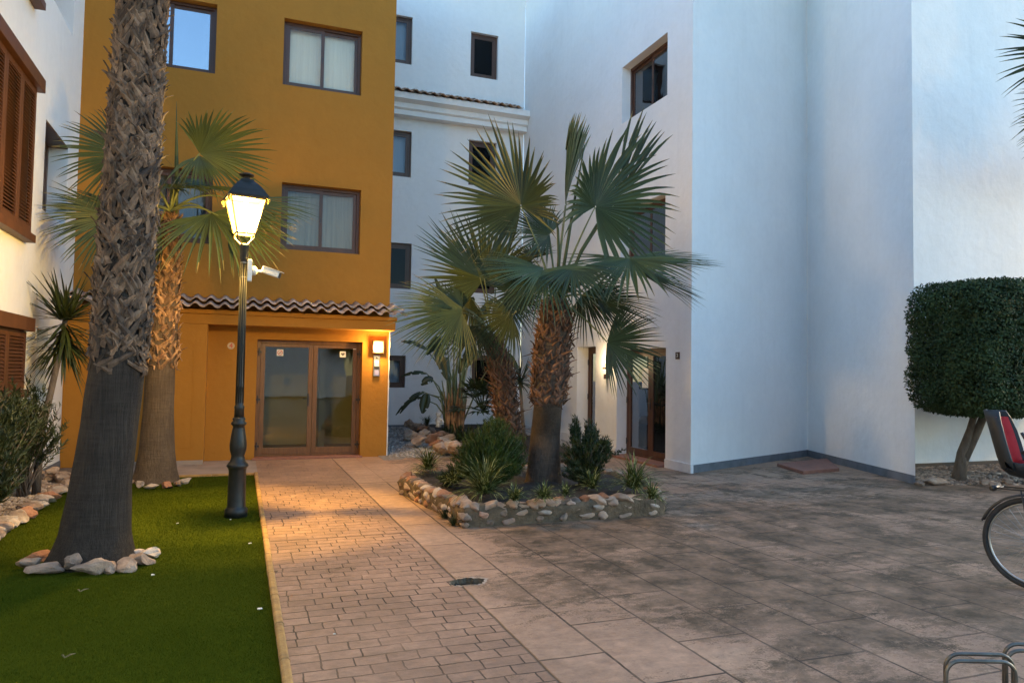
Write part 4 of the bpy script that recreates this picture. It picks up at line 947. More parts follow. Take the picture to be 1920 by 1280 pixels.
# ---------------------------------------------------------------- leaves and shrubs
def leaves_np(pos,ax,nr,L,Wd,curve=.15):
    """folded lanceolate leaves: pos (n,3), ax dir, nr normal, L/W arrays"""
    ax=ax/np.linalg.norm(ax,axis=1,keepdims=True); nr=nr-ax*(nr*ax).sum(1,keepdims=True); nr/=np.maximum(np.linalg.norm(nr,axis=1,keepdims=True),1e-6)
    sd=np.cross(ax,nr); n=len(pos); L=L[:,None]; Wd=Wd[:,None]
    b=pos; m=pos+ax*L*.45+nr*L*curve*.4; t=pos+ax*L-nr*L*curve
    l=pos+ax*L*.4+sd*Wd+nr*(Wd*.35+L*curve*.4); r=pos+ax*L*.4-sd*Wd+nr*(Wd*.35+L*curve*.4)
    V=np.stack([b,l,m,r,t],1).reshape(-1,3); Fq=np.array([[0,1,2],[2,1,4],[0,2,3],[3,2,4]]); Fq=(Fq[None]+(np.arange(n)*5)[:,None,None]).reshape(-1,3)
    return V,Fq
def rdir(n):
    v=RNG.normal(size=(n,3)); return v/np.linalg.norm(v,axis=1,keepdims=True)
def topiary(label,c,rad,mat,n,trunks,zs=4.0,cutx=None):
    t=thing('clipped_tree',(trunks[0][0][0],trunks[0][0][1],0),label,'tree')
    mb=MB()
    for pts,rr in [(q[:-1],q[-1]) for q in trunks]:
        mb.tube(pts,rr,12)
    mb.build('trunk',M['bark'],t,True)
    c=np.array(c);rad=np.array(rad)
    d=rdir(n); e=6.5; rr=1/((np.abs(d)**e).sum(1))**(1/e)
    cl=np.array([noise.noise((x*3.2,y*3.2,z*3.2)) for x,y,z in d*rad*rr[:,None]])
    dep=RNG.random(n)**1.6*.16
    p=c+d*rad*rr[:,None]*(1-dep+.05*cl)[:,None]
    nv=np.sign(d)*np.abs(d)**(e-1)/rad; nv/=np.linalg.norm(nv,axis=1,keepdims=True)
    ax=rdir(n)*.9+np.array([0,0,-.15])+nv*.25; nr=nv*.9+rdir(n)*.55+np.array([0,0,.3])
    keep=RNG.random(n)>(.35*(cl<-.25))
    p,ax,nr,cl=p[keep],ax[keep],nr[keep],cl[keep]; n=len(p)
    V,Fq=leaves_np(p,ax,nr,.034+.028*RNG.random(n),.010+.007*RNG.random(n))
    tone=np.repeat(np.clip(.35+cl*.5+RNG.random(n)*.35,0,.78),4)
    cr=npmesh('crown',V,Fq,M[mat],t,tone)
    mb=MB()  # inner branches
    top=Vector(trunks[0][-2])
    for k in range(26):
        d_=Vector(rdir(1)[0]); e_=Vector(c)+Vector((d_.x*rad[0]*.8,d_.y*rad[1]*.8,d_.z*rad[2]*.85)); mb.tube([top,top.lerp(e_,.5)+Vector((0,0,.12)),e_],[.03,.018,.006],5)
    mb.build('branches',M['bark'],t,True)
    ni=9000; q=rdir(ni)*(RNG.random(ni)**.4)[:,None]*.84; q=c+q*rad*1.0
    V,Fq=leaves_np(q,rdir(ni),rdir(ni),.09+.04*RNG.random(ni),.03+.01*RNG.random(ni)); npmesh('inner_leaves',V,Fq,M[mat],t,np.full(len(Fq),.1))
    return t
D1=P(1800,905,1); tb=Vector((10.55,8.22,.03))
topiary('clipped dark green tree with a cube-shaped crown beside the white wall corner',(10.68,7.56,2.06),(1.33,.72,.97),'leaf_dk',95000,
 [[tb,tb+Vector((.07,-.02,.42)),tb+Vector((.13,-.10,.8)),tb+Vector((.16,-.25,1.35)),[.105,.085,.05,.045]],[tb+Vector((.06,-.02,.32)),tb+Vector((.22,-.14,.75)),tb+Vector((.34,-.3,1.3)),[.085,.06,.05]]])
tb2=Vector((12.6,8.35,.05))
topiary('second clipped tree with olive crown cut by the right edge of the picture',(13.1,8.5,2.15),(.95,.75,1.1),'leaf_ol',26000,[[tb2,tb2+Vector((.05,0,.6)),tb2+Vector((.3,0,1.4)),[.13,.10,.06]]])
def bush(name,label,cat,base,lobes,mat,n,L,W,stems=10,upb=.4,sm='bark',srad=.012,group=None,flat=.2):
    t=thing(name,base,label,cat,group); base=Vector(base)
    P_=[];A_=[];C_=[]; per=n//len(lobes); mb=MB()
    for (cx,cy,cz,rx,ry,rz_) in lobes:
        nb=max(12,per//26)
        for k in range(nb):
            d=rdir(1)[0]; rr=RNG.random()**.45; e_=np.array([cx,cy,cz])+d*np.array([rx,ry,rz_])*rr
            s_=np.array(base)+np.array([(e_[0]-base.x)*.35,(e_[1]-base.y)*.35,max(0,(e_[2]-base.z)*.45)])
            m_=26; tt=np.sort(RNG.random(m_))**.7; pts=s_[None]*(1-tt[:,None])+e_[None]*tt[:,None]
            keep=np.linalg.norm((pts-np.array([cx,cy,cz]))/np.array([rx,ry,rz_]),axis=1)<1.25
            dirb=(e_-s_)/max(np.linalg.norm(e_-s_),1e-5); pts=pts[keep]; a=rdir(len(pts))*.9+dirb*.8+np.array([0,0,upb])
            P_.append(pts);A_.append(a);C_.append(np.full(len(pts),RNG.random()))
            if k%4==0: mb.tube([tuple(base+Vector((random.uniform(-.05,.05),random.uniform(-.05,.05),0))),tuple(s_),tuple(e_)],[srad,srad*.6,srad*.2],5)
    mb.build('stems',M[sm],t,True)
    p=np.concatenate(P_);a=np.concatenate(A_);c=np.concatenate(C_); n=len(p)
    V,Fq=leaves_np(p,a,rdir(n)+np.array([0,0,.8]),L*(.6+.8*RNG.random(n)),W*(.7+.6*RNG.random(n)),flat)
    npmesh('foliage',V,Fq,M[mat],t,np.repeat(np.clip(c*.5+RNG.random(n)*.3,0,.78),4)); return t
# oleander on the left
bush('oleander_bush','large oleander bush against the left wall, nearest the shutters','bush',(-2.33,8.6,0.02),[(-2.36,8.3,.95,.3,.75,.42),(-2.38,8.9,1.1,.27,.55,.35),(-2.33,9.5,.95,.28,.55,.36),(-2.4,7.6,.85,.28,.6,.45),(-2.3,8.8,.55,.26,.8,.32)],'leaf_ole',17000,.10,.009,srad=.016,upb=.6)
bush('oleander_bush','sparse leafy shrub between the oleander and the yucca trunk','bush',(-2.38,10.2,.02),[(-2.32,10.1,1.15,.28,.5,.35),(-2.2,10.35,.85,.25,.35,.4),(-2.4,9.9,.75,.25,.4,.3)],'leaf_ole',4200,.09,.008,srad=.012,upb=.5)
# planter shrubs
g=lambda x,y,D: P(x,y,D)
c1=P(925,845,8.55)
lob=lambda x,y,D,rx,rz_,ry=None: (*P(x,y,D),rx,ry or rx,rz_)
bush('feathery_shrub','bright green feathery shrub left of the big planter palm','bush',(P(920,905,8.6).x,P(920,905,8.6).y,.22),[lob(925,822,8.6,.30,.24),lob(880,865,8.5,.24,.20),lob(890,835,8.6,.20,.20),lob(925,875,8.4,.33,.22),lob(965,850,8.7,.20,.26),lob(930,800,8.9,.18,.14)],'leaf_fine',44000,.055,.0032,sm='petiole',srad=.006,upb=.7)
bush('upright_shrub','dark upright shrub with narrow leaves right of the big planter palm','bush',(P(1095,905,9.0).x,P(1095,905,9.0).y,.22),[lob(1078,808,9.1,.07,.20),lob(1108,815,9.1,.12,.20),lob(1075,850,9.0,.18,.22),lob(1118,850,8.9,.22,.22),lob(1090,885,8.8,.28,.15),lob(1135,835,9.0,.10,.12)],'leaf_pod',18000,.055,.0055,sm='bark',srad=.010,upb=.8)
bush('low_shrub','low dark groundcover shrub beside the feathery bush on the planter left','bush',(P(855,905,8.8).x,P(855,905,8.8).y,.22),[lob(850,888,8.8,.17,.12),lob(835,900,8.9,.12,.08)],'leaf_pod',3500,.05,.005,srad=.006)
mbp=thing('trailing_twig',tuple(P(1135,850,9.1)),'thin leafy twig trailing right from the dark upright shrub','twig')
tw=[P(1128,862,9.1),P(1145,853,9.1),P(1160,846,9.1),P(1172,842,9.1)]; mb=MB(); mb.tube(tw,.005,5); mb.build('stem',M['bark'],mbp)
pp=np.array([tw[0].lerp(tw[3],t)[:] for t in RNG.random(70)]); V,Fq=leaves_np(pp,rdir(70)+np.array([0,0,.2]),rdir(70),np.full(70,.045),np.full(70,.009)); npmesh('foliage',V,Fq,M['leaf_pod'],mbp,np.full(len(Fq),.3))
def strap_plant(name,label,cat,base,n,L,w,mat,arch=1.0,spread=1.0,elmin=20,elmax=85,trunk=None,group=None,seed=1,V_=.35):
    rnd=random.Random(seed); base=Vector(base); t=thing(name,base if trunk is None else trunk[0],label,cat,group); mb=MB()
    for i in range(n):
        az=rnd.uniform(0,2*PI); el=R(rnd.uniform(elmin,elmax)); l=L*rnd.uniform(.65,1.1); ww=w*rnd.uniform(.7,1.1); d=Vector((math.cos(az)*math.cos(el),math.sin(az)*math.cos(el),math.sin(el))); sd=Vector((-math.sin(az),math.cos(az),0)); p=base+Vector((rnd.uniform(-1,1),rnd.uniform(-1,1),0))*L*.08
        tn=rnd.random()*.75; m=7; rows=[]
        for j in range(m+1):
            tt=j/m; wd=ww*(.55+.45*math.sin(min(1,tt*2.2)*PI/2))*(1-tt**3.0)
            nn=sd.cross(d).normalized(); rows.append((p-sd*wd+nn*wd*V_,p.copy(),p+sd*wd+nn*wd*V_)); d=(d+Vector((0,0,-arch*.22*(tt+.25)))).normalized(); p=p+d*(l/m)
        for j in range(m):
            A,B=rows[j],rows[j+1]; mb.col=tn if rnd.random()>.25 or mat!='leaf_spid' else .97
            mb.face(A[0],A[1],B[1],B[0]); mb.face(A[1],A[2],B[2],B[1])
    mb.build('leaves',M[mat],t)
    if trunk:
        tb=MB(); tb.tube(trunk[:-1],trunk[-1],12); tb.build('stem',M['bark'],t,True)
    return t
gp=lambda x,y,z=.27: tuple(G(x,y,z))
for (x,y,n,L,lab) in [(803,880,110,.30,'leafy strap plant at the back left corner of the stone planter'),(908,925,150,.36,'arching striped spider plant at the front left of the planter'),(1188,915,150,.36,'arching striped spider plant at the front right of the planter'),
   (1110,915,70,.22,'small striped tuft between the big palm and the right spider plant'),(1020,935,90,.17,'low leafy clump in front of the big palm trunk'),(965,938,70,.17,'low leafy clump just right of the front left spider plant'),(1222,935,60,.2,'small tuft at the right end of the planter'),
   (1060,928,45,.13,'tiny tuft behind the front wall right of the big palm'),(850,905,60,.2,'small tuft behind the left wall of the planter')]:
    strap_plant('spider_plant',lab,'plant',gp(x,y),int(n*1.35),L*1.3,.0085,'leaf_spid',arch=1.2,seed=x,group='strap-leaved plants in the stone planter')
for (x,y,lab) in [(1240,962,'wispy weed growing at the foot of the planter right corner'),(850,985,'weed clump at the foot of the planter front left corner'),(772,926,'weed clump at the far left corner of the planter foot'),(835,972,'small weed at the planter left wall foot')]:
    strap_plant('weed_clump',lab,'weed',tuple(G(x,y,0)),70,.17,.004,'leaf_pod',arch=.7,seed=y)
# yucca on the left
yb=Vector((-2.28,10.35,.02)); yh=P(122,600,9.7)
strap_plant('yucca','spiky yucca with drooping sword leaves against the left wall','yucca',yh,0,.6,.02,'leaf_yuc')if False else None
yt=strap_plant('yucca','spiky yucca with drooping sword leaves against the left wall','yucca',yh,85,.74,.023,'leaf_yuc',arch=.25,elmin=5,elmax=80,trunk=[yb,yb+Vector((.02,0,.7)),yh-Vector((.03,0,.35)),yh,[.05,.04,.035,.03]],seed=5)
mb=MB(); rnd=random.Random(9)
for i in range(120):
    az=rnd.uniform(0,2*PI); el=R(rnd.uniform(-65,10)); l=.72*rnd.uniform(.7,1.1); d=Vector((math.cos(az)*math.cos(el),math.sin(az)*math.cos(el),math.sin(el))); sd=Vector((-math.sin(az),math.cos(az),0)); p=yh-Vector((0,0,rnd.uniform(.02,.40))); rows=[]
    for j in range(6):
        tt=j/5; wd=.019*(.6+.4*min(1,tt*3))*(1-tt**3); nn=sd.cross(d); rows.append((p-sd*wd,p-nn*wd*.3,p+sd*wd)); d=(d+Vector((0,0,-.07))).normalized(); p=p+d*l/5
    mb.col=rnd.random()*.7
    for j in range(5): A,B=rows[j],rows[j+1]; mb.face(A[0],A[1],B[1],B[0]); mb.face(A[1],A[2],B[2],B[1])
mb.build('drooping_leaves',M['leaf_yuc'],yt)
# ---------------------------------------------------------------- rear bed: bird of paradise etc.
def blade(mb,pts,w,tone,split=.12):
    m=len(pts); sdv=None; rows=[]
    for j,p in enumerate(pts):
        t=j/(m-1); tg=(pts[min(j+1,m-1)]-pts[max(j-1,0)]).normalized(); sd=tg.cross((-Vector(p)).normalized()*.8+Vector((0,0,.45))+Vector((0,0,CH)).normalized()*.1)
        if sd.length<.15: sd=tg.cross(Vector((.7,-.7,0)))
        sd.normalize(); nn=sd.cross(tg); wd=w*math.sin(PI*min(.98,.06+t*.94))**.55*(1-.25*t); z_=-.3
        e=.9+.1*random.random(); rows.append([p-sd*wd*e+nn*wd*z_*-1*.3,p-sd*wd*.5+nn*wd*.18,p,p+sd*wd*.5+nn*wd*.18,p+sd*wd*e+nn*wd*.09])
    mb.col=tone
    for j in range(m-1):
        A,B=rows[j],rows[j+1]
        for q in range(4):
            if q in (0,3) and random.random()<split: continue
            mb.face(A[q],A[q+1],B[q+1],B[q])
def bird(label,base,leaves,Dd):
    t=thing('bird_of_paradise',base,label,'plant'); mb=MB(); pb=MB(); base=Vector(base)
    for lf in leaves:
        (bx,by),(ex,ey),w,dd,sag=lf[:5]
        a=P(bx,by,Dd+dd*.5); b_=P(ex,ey,Dd+dd); pts=[]
        for j in range(15):
            s=j/14; q=a.lerp(b_,s); q.z+=sag*math.sin(PI*s); pts.append(q)
        blade(mb,pts,w,random.uniform(.1,.7)); st=base+Vector((random.uniform(-.18,.18),random.uniform(-.1,.1),random.uniform(0,.5))); mid_=st.lerp(a,.55)+Vector((0,0,.18)); pb.tube([st,mid_,a,pts[2],pts[10]],[.022,.015,.011,.008,.003],6)
    for k in range(34):
        a=random.uniform(0,2*PI); r=random.uniform(0,.16); s_=base+Vector((r*math.cos(a),r*math.sin(a),0)); e_=s_+Vector((random.uniform(-.25,.25),random.uniform(-.12,.12),random.uniform(.8,1.7))); pb.tube([s_,s_.lerp(e_,.5),e_],[.035,.025,.01],6)
    mb.build('leaves',M['leaf_big'],t); pb.build('stalks',M['petiole'],t,True)
    db=MB()
    for k in range(60):
        a=random.uniform(0,2*PI); r=.20; s_=base+Vector((r*math.cos(a),r*math.sin(a),random.uniform(0,.3))); e_=s_+Vector((random.uniform(-.1,.1),random.uniform(-.1,.1),random.uniform(.3,.9))); db.col=random.random(); db.tube([s_,e_],[.02,.008],4)
    db.build('dry_sheaths',M['boot_o'],t)
Dp=16.3; bb=G(855,792,.15)
bb=P(852,778,Dp); bb.z=.25
bird('bird of paradise clump with broad dark leaves in front of the rear wall',tuple(bb),[
 ((838,640),(800,665),.16,0,.12),((820,650),(838,712),.17,-.2,.05),((800,655),(752,640),.07,0,.05),((800,700),(752,706),.06,0,.05),((795,735),(750,775),.07,-.2,.1),((790,745),(742,778),.06,.1,.1),((800,738),(792,775),.14,-.2,.0),
 ((812,712),(790,722),.12,-.1,.05),((868,640),(815,520),.12,.2,0),((872,600),(858,505),.15,.3,0),((880,640),(925,560),.15,.3,.1),((905,620),(955,690),.13,.3,.15),((935,660),(975,700),.12,.2,.1),((850,620),(790,560),.12,.4,.1),((890,560),(850,600),.14,.4,.05),((870,690),(910,660),.12,.1,.1),((885,650),(860,700),.13,.2,0),((895,580),(905,650),.14,.4,0),((860,560),(870,640),.13,.5,0)],Dp)
# philodendron: star-shaped lobed leaves
def philo(label,c,n,Rr):
    t=thing('philodendron',tuple(c),label,'plant'); mb=MB(); c=Vector(c)
    for i in range(n):
        az=random.uniform(0,2*PI); el=R(random.uniform(0,70)); d=Vector((math.cos(az)*math.cos(el),math.sin(az)*math.cos(el),math.sin(el))); h=c+d*Rr*.7; mb.col=random.uniform(.2,.75)
        for k in range(-3,4):
            a=k*.38; ax=(d*math.cos(a)+Vector((-math.sin(az),math.cos(az),0))*math.sin(a)).normalized(); l=Rr*.55*(1-.1*abs(k)); sd=ax.cross(Vector((0,0,1))); sd=sd.normalized() if sd.length>.1 else Vector((1,0,0)); w=.035
            mb.face(h,h+ax*l*.5+sd*w,h+ax*l-Vector((0,0,l*.25)),h+ax*l*.5-sd*w)
        mb.tube([c,c.lerp(h,.6)+Vector((0,0,.05)),h],[.01,.008,.005],5)
    mb.build('leaves',M['leaf_big'],t)
philo('lobed dark green philodendron between the bird of paradise and the leaning palm',P(905,770,15.2),30,.72)
strap_plant('dracaena','spiky leafed dracaena between the two planter palm trunks','plant',P(975,715,14.6),80,.6,.016,'leaf_big',arch=.35,elmin=-30,elmax=70,trunk=[Vector((*P(985,800,14.6)[:2],.05)),P(975,715,14.6),[.04,.03]],seed=3)
for (x,y,D,L,n,lab) in [(800,790,16.2,.34,60,'grassy tuft behind the rear bed rocks, left of the statue'),(845,815,15.4,.36,70,'grassy tuft among the rocks right of the statue'),(875,815,14.8,.36,60,'dark grassy tuft at the middle of the rear bed'),(905,815,13.6,.36,60,'dark grassy tuft in the rear bed beneath the leaning palm'),(880,842,13.2,.3,50,'low tuft just behind the planter at the gravel edge')]:
    b_=P(x,y,D); b_.z=max(.05,b_.z-.1); strap_plant('grass_tuft',lab,'plant',b_,n,L,.009,'leaf_big',arch=.9,seed=x,group='tufts in the rear bed')
for i,(x,y,D,L,mt_) in enumerate([(860,800,15.6,.3,'leaf_pod'),(885,795,15.8,.34,'leaf_big'),(832,806,16.0,.25,'leaf_pod'),(925,800,14.6,.35,'leaf_big'),(890,832,13.6,.26,'leaf_pod'),(862,822,14.8,.28,'leaf_pod'),(940,822,13.8,.3,'leaf_big')]):
    b_=P(x,y,D); b_.z=.2 if D>14 else .12
    strap_plant('ground_cover',['low leafy plant at the foot of the bird of paradise','dark leafy plant right of the bird of paradise base','low plant just right of the white statue','dark leafy plant behind the leaning palm trunk','low leafy plant at the front right of the rear bed','low plant between the rocks and the bird of paradise','dark low plant behind the feathery shrub'][i],'plant',b_,80,L,.014,mt_,arch=1.0,seed=500+i,elmin=5,group='low plants in the rear bed')
# small white statue
M['statue']=pm('statue_stone',(.75,.75,.73),(.25,.25,.24),11,.7,.4); sp=P(822,800,15.9); st=thing('garden_statue',(sp.x,sp.y,sp.z),'small white garden figure among the rear bed rocks','statue')
mb=MB(); mb.lathe([(.06,0),(.065,.02),(.04,.05),(.06,.09),(.07,.15),(.05,.20),(.03,.23)],(sp.x,sp.y,sp.z),14)
mb.build('body',M['statue'],st,True)
mb=MB(); mb.lathe([(.02,.215),(.055,.235),(.07,.27),(.066,.31),(.04,.34),(.01,.35)],(sp.x,sp.y,sp.z),14); mb.tube([(sp.x+.05,sp.y-.05,sp.z+.17),(sp.x+.09,sp.y-.07,sp.z+.11),(sp.x+.03,sp.y-.08,sp.z+.08)],[.025,.02,.018],6); mb.build('head',M['statue'],st,True)
# hooked driftwood
hk=P(90,878,11.3); hk=Vector((hk.x,hk.y,.26)); hs=thing('driftwood_hook',tuple(hk),'curved brown driftwood hook standing on the rocks by the left wall','ornament')
mb=MB(); mb.tube([hk,hk+Vector((-.01,0,.07)),hk+Vector((.02,0,.13)),hk+Vector((.08,0,.165)),hk+Vector((.14,0,.15)),hk+Vector((.16,0,.12))],[.06,.055,.048,.04,.035,.03],12); mb.build('hook',M['bark'],hs,True)
# ---------------------------------------------------------------- rocks
def rock_mesh(r,seed,sub=3,flat=.6,par=None):
    bm=bmesh.new(); bmesh.ops.create_icosphere(bm,subdivisions=sub,radius=1); rnd=random.Random(seed); off=Vector((rnd.uniform(0,50),)*3)
    pl=[(Vector((rnd.gauss(0,1),rnd.gauss(0,1),rnd.gauss(0,1))).normalized(),rnd.uniform(.45,.8)) for _ in range(15)]
    for v in bm.verts:
        p=v.co.copy()
        for n_,d_ in pl:
            k=p.dot(n_)
            if k>d_: p-=n_*(k-d_)*.97
        p*=1.12+.28*noise.noise(p*1.6+off)+.12*noise.noise(p*4+off)+.08*noise.noise(p*9+off)
        v.co=Vector((p.x*r[0],p.y*r[1],p.z*r[2]))
    me=bpy.data.meshes.new('rock'); bm.to_mesh(me); bm.free(); at=me.attributes.new('tone','FLOAT','FACE'); at.data.foreach_set('value',[rnd.uniform(.3,.8)]*len(me.polygons)); return me
def rock(loc,r,label,seed,mat='rock',group=None,rz=None):
    me=rock_mesh(r,seed); o=link('rock',me,M[mat],None,False); o.location=loc; o.rotation_euler=(random.uniform(-.15,.15),random.uniform(-.15,.15),rz if rz is not None else random.uniform(0,6.28))
    
    return tag(o,label,'rock',group)
gr1='rocks ringing the foreground palm'
for (x,y,r,lab,m,rz) in [(84,1073,(.125,.09,.06),'smooth grey oval rock at the left front of the foreground palm','rock',0),(56,1062,(.09,.08,.06),'pale rock at the far left of the foreground palm ring','rock',.3),(80,1047,(.12,.07,.04),'orange-brown flat rock behind the leftmost rocks of the foreground palm','rock_rust',.2),
   (134,1068,(.08,.07,.075),'upright peaked rock in front of the foreground palm, right of the grey oval','rock',1),(178,1073,(.14,.08,.07),'large jagged rock front and centre of the foreground palm','rock',.1),(205,1069,(.08,.08,.05),'small rough rock at the right flank of the centre rock','rock',2),(238,1066,(.10,.09,.07),'smooth tan rock at the right front of the foreground palm','rock',.5),
   (264,1056,(.11,.08,.06),'sharp ridged pink rock right of the foreground palm','rock',.4),(283,1042,(.10,.07,.06),'pale pointed rock furthest right in the foreground palm ring','rock_w',.7),(258,1042,(.06,.05,.04),'small pale rock tucked against the right side of the foreground palm','rock_w',.2)]:
    p=G(x,y,0); rock((p.x,p.y,r[2]*.55),r,lab,x,m,gr1,rz)
gr2='rocks in front of the lamp-lit palm'
for (x,y,r,lab,m) in [(262,912,(.10,.07,.05),'pale rock leftmost before the lamp-lit palm','rock_w'),(283,915,(.11,.07,.045),'whitish flat rock in front of the lamp-lit palm','rock_w'),(313,913,(.12,.09,.06),'rusty orange rock in front of the lamp-lit palm','rock_rust'),(333,910,(.08,.06,.05),'small brown rock right of the rusty orange rock','rock'),(346,905,(.10,.06,.045),'pale tan rock at the right end of the lamp-lit palm row','rock_w'),(240,905,(.10,.08,.05),'grey rock half hidden behind the foreground palm','rock')]:
    p=G(x,y,0); rock((p.x,p.y,r[2]*.6),r,lab,x,m,gr2)
# left border
words=['first','second','third','fourth','fifth','sixth','seventh','eighth','ninth','tenth','eleventh','twelfth','thirteenth','fourteenth','fifteenth','sixteenth','seventeenth','eighteenth','nineteenth','twentieth','twenty-first','twenty-second','twenty-third','twenty-fourth','twenty-fifth','twenty-sixth']
y=11.9;i=0
while y>6.6:
    L_=random.uniform(.10,.17); m=random.choice(['rock','rock','rock_rust','rock_w']); col={'rock':'tan','rock_rust':'rusty','rock_w':'pale'}[m]
    rock((-2.10+random.uniform(-.03,.04),y,.05),(random.uniform(.10,.14),L_,random.uniform(.05,.085)),f'{col} border rock, {words[i]} from the ochre wall along the left lawn edge',100+i,m,'border rocks along the left lawn edge',0); y-=L_*1.7; i+=1
i=0
for (x,y_,z) in [(-2.35,11.3,.08),(-2.25,11.45,.08),(-2.3,11.3,.2),(-2.42,11.5,.07),(-2.2,11.25,.1),(-2.36,10.9,.07),(-2.45,11.15,.16),(-2.28,11.65,.07)]:
    rock((x,y_,z),(.10,.10,.07),'tan rock in the pile under the driftwood hook, %s from the left'%words[i],200+i,'rock','rock pile under the driftwood hook'); i+=1
# rear bed rocks
i=0
for (x,y_,D,s,m) in [(772,815,13.4,.13,'rock'),(785,822,13.0,.12,'rock'),(800,812,13.5,.10,'rock_w'),(778,800,14.2,.12,'rock'),(795,800,14,.12,'rock_rust'),(810,825,12.8,.13,'rock_rust'),(806,806,13.6,.1,'rock'),(820,832,12.5,.11,'rock_rust'),(834,828,12.5,.16,'rock_w'),(846,838,12.2,.17,'rock_w'),(826,840,12.2,.12,'rock'),(858,842,12.1,.14,'rock'),(862,826,12.6,.10,'rock'),(849,790,13.8,.13,'rock'),(800,848,12.0,.08,'rock_w'),(838,815,13.0,.1,'rock'),(768,792,14.6,.1,'rock'),(825,815,13.2,.09,'rock_rust')]:
    zz=.30 if y_<825 else .2; D=(1.6-zz)*1360/(max(y_,806)-701); s*=1.45; p=P(x,y_,D); col={'rock':'tan','rock_rust':'reddish','rock_w':'whitish'}[m]
    lab=f'{col} rock edging the rear gravel bed, {words[i]} in the row from the ochre corner'
    if (x,y_)==(849,790): lab='round beige stone standing at the foot of the bird of paradise'
    if (x,y_)==(800,848): lab='lone small white stone on the gravel near the planter'
    z=p.z
    rock((p.x,p.y,z),(s*1.15,s,s*.7),lab,300+i,m,'rocks edging the rear gravel bed'); i+=1
# rear bed earth mound
mb=MB(); lp_=[G(768,803,.22),G(790,812,.2),G(815,826,.18),G(840,842,.12),G(870,853,.08),G(905,862,.06),G(950,868,.03)]
rpoly=[(v.x,v.y) for v in lp_]+[(6.3,11.9),(6.4,14.5),(6.2,17.85),(4.6,17.85)]
def inpoly(poly,x,y):
    c=False;k=len(poly)
    for i in range(k):
        (x1,y1),(x2,y2)=poly[i],poly[i-1]
        if (y1>y)!=(y2>y) and x<(x2-x1)*(y-y1)/(y2-y1)+x1: c=not c
    return c
grid(mb,2.9,6.9,11.0,17.85,60,90,lambda x,y: yardz(x,y)+.05+.04*noise.noise((x*3,y*3,4)))
kp=[i for i,f in enumerate(mb.f) if all(inpoly(rpoly,mb.v[j][0],mb.v[j][1]) for j in f)]
mb.f=[mb.f[i] for i in kp]; mb.c=[mb.c[i] for i in kp]; mb.mi=[mb.mi[i] for i in kp]
tag(mb.build('rear_bed_soil',M['soil'],None,True),kind='structure')
# right bed rocks
for i,(x,y_,D_,r) in enumerate([(1752,905,0,(.22,.14,.06)),(1775,898,0,(.13,.1,.05)),(1722,908,0,(.08,.07,.04)),(1822,897,0,(.12,.09,.05)),(1845,905,0,(.10,.09,.05)),(1868,912,0,(.11,.08,.05)),(1835,885,0,(.1,.08,.05)),(1890,905,0,(.1,.08,.06))]):
    p=G(x,y_,.03); rock((p.x,p.y,.05),r,['long flat tan rock against the right wall corner','tan rock left of the clipped tree trunk','small rock at the wall corner end of the bed','tan rock right of the clipped tree trunk','rough rock at the paving edge below the clipped tree','brown rock at the paving edge near the bicycle','small rock behind the clipped tree trunk','brown rock behind the child seat'][i],400+i,'rock','rocks in the bed under the clipped trees')
# ---------------------------------------------------------------- stone planter
pl=thing('stone_planter',(3.3,8.5,0),'low planter wall of rough stones set in grey mortar around the palms','planter')
poly=[(2.20,7.20),(4.60,7.22),(5.15,8.6),(5.0,10.0),(2.35,10.0),(2.0,9.5)]
def wavy_wall(mb,poly,w,h):
    k=len(poly); out=[];inn=[]
    cx=sum(p[0] for p in poly)/k; cy=sum(p[1] for p in poly)/k
    pts=[]
    for i in range(k):
        a=Vector((*poly[i],0)); b=Vector((*poly[(i+1)%k],0)); m=max(2,int((b-a).length/.07))
        for j in range(m): pts.append(a.lerp(b,j/m))
    m=len(pts); lev=[(0,-.02),(0.01,.05),(0,.12),(-.005,.18),(.015,.23)]; vs=[];rows=[]
    for i,p in enumerate(pts):
        tg=(pts[(i+1)%m]-pts[i-1]).normalized(); n_=Vector((tg.y,-tg.x,0)); hh=h+.03*noise.noise(p*3)+.02*noise.noise(p*9); col=[]
        for o_,z in lev: q=p+n_*(o_*-1+.03*noise.noise(Vector((p.x*5,p.y*5,z*8))))+Vector((0,0,z*hh/.23)); col.append(q)
        col.append(p-n_*.05+Vector((0,0,hh+.012))); col.append(p-n_*(w-.04)+Vector((0,0,hh+.005))); col.append(p-n_*w+Vector((0,0,hh-.03))); col.append(p-n_*w+Vector((0,0,0)))
        rows.append(col)
    L=len(rows[0]); mb.add([q for r in rows for q in r],[(i*L+j,((i+1)%m)*L+j,((i+1)%m)*L+j+1,i*L+j+1) for i in range(m) for j in range(L-1)])
    return pts
mb=MB(); pts=wavy_wall(mb,poly,.22,.205); mb.build('mortar_wall',M['mortar'],pl,True)
sm=MB(); sv=[];sf=[];tn=[]
rnd=random.Random(4); nsto=0
bmr=[rock_mesh((1,1,1),900+i,3) for i in range(8)]
RV=[np.array([v.co[:] for v in m.vertices]) for m in bmr]; RF=[np.array([list(p.vertices) for p in m.polygons]) for m in bmr]
m=len(pts)
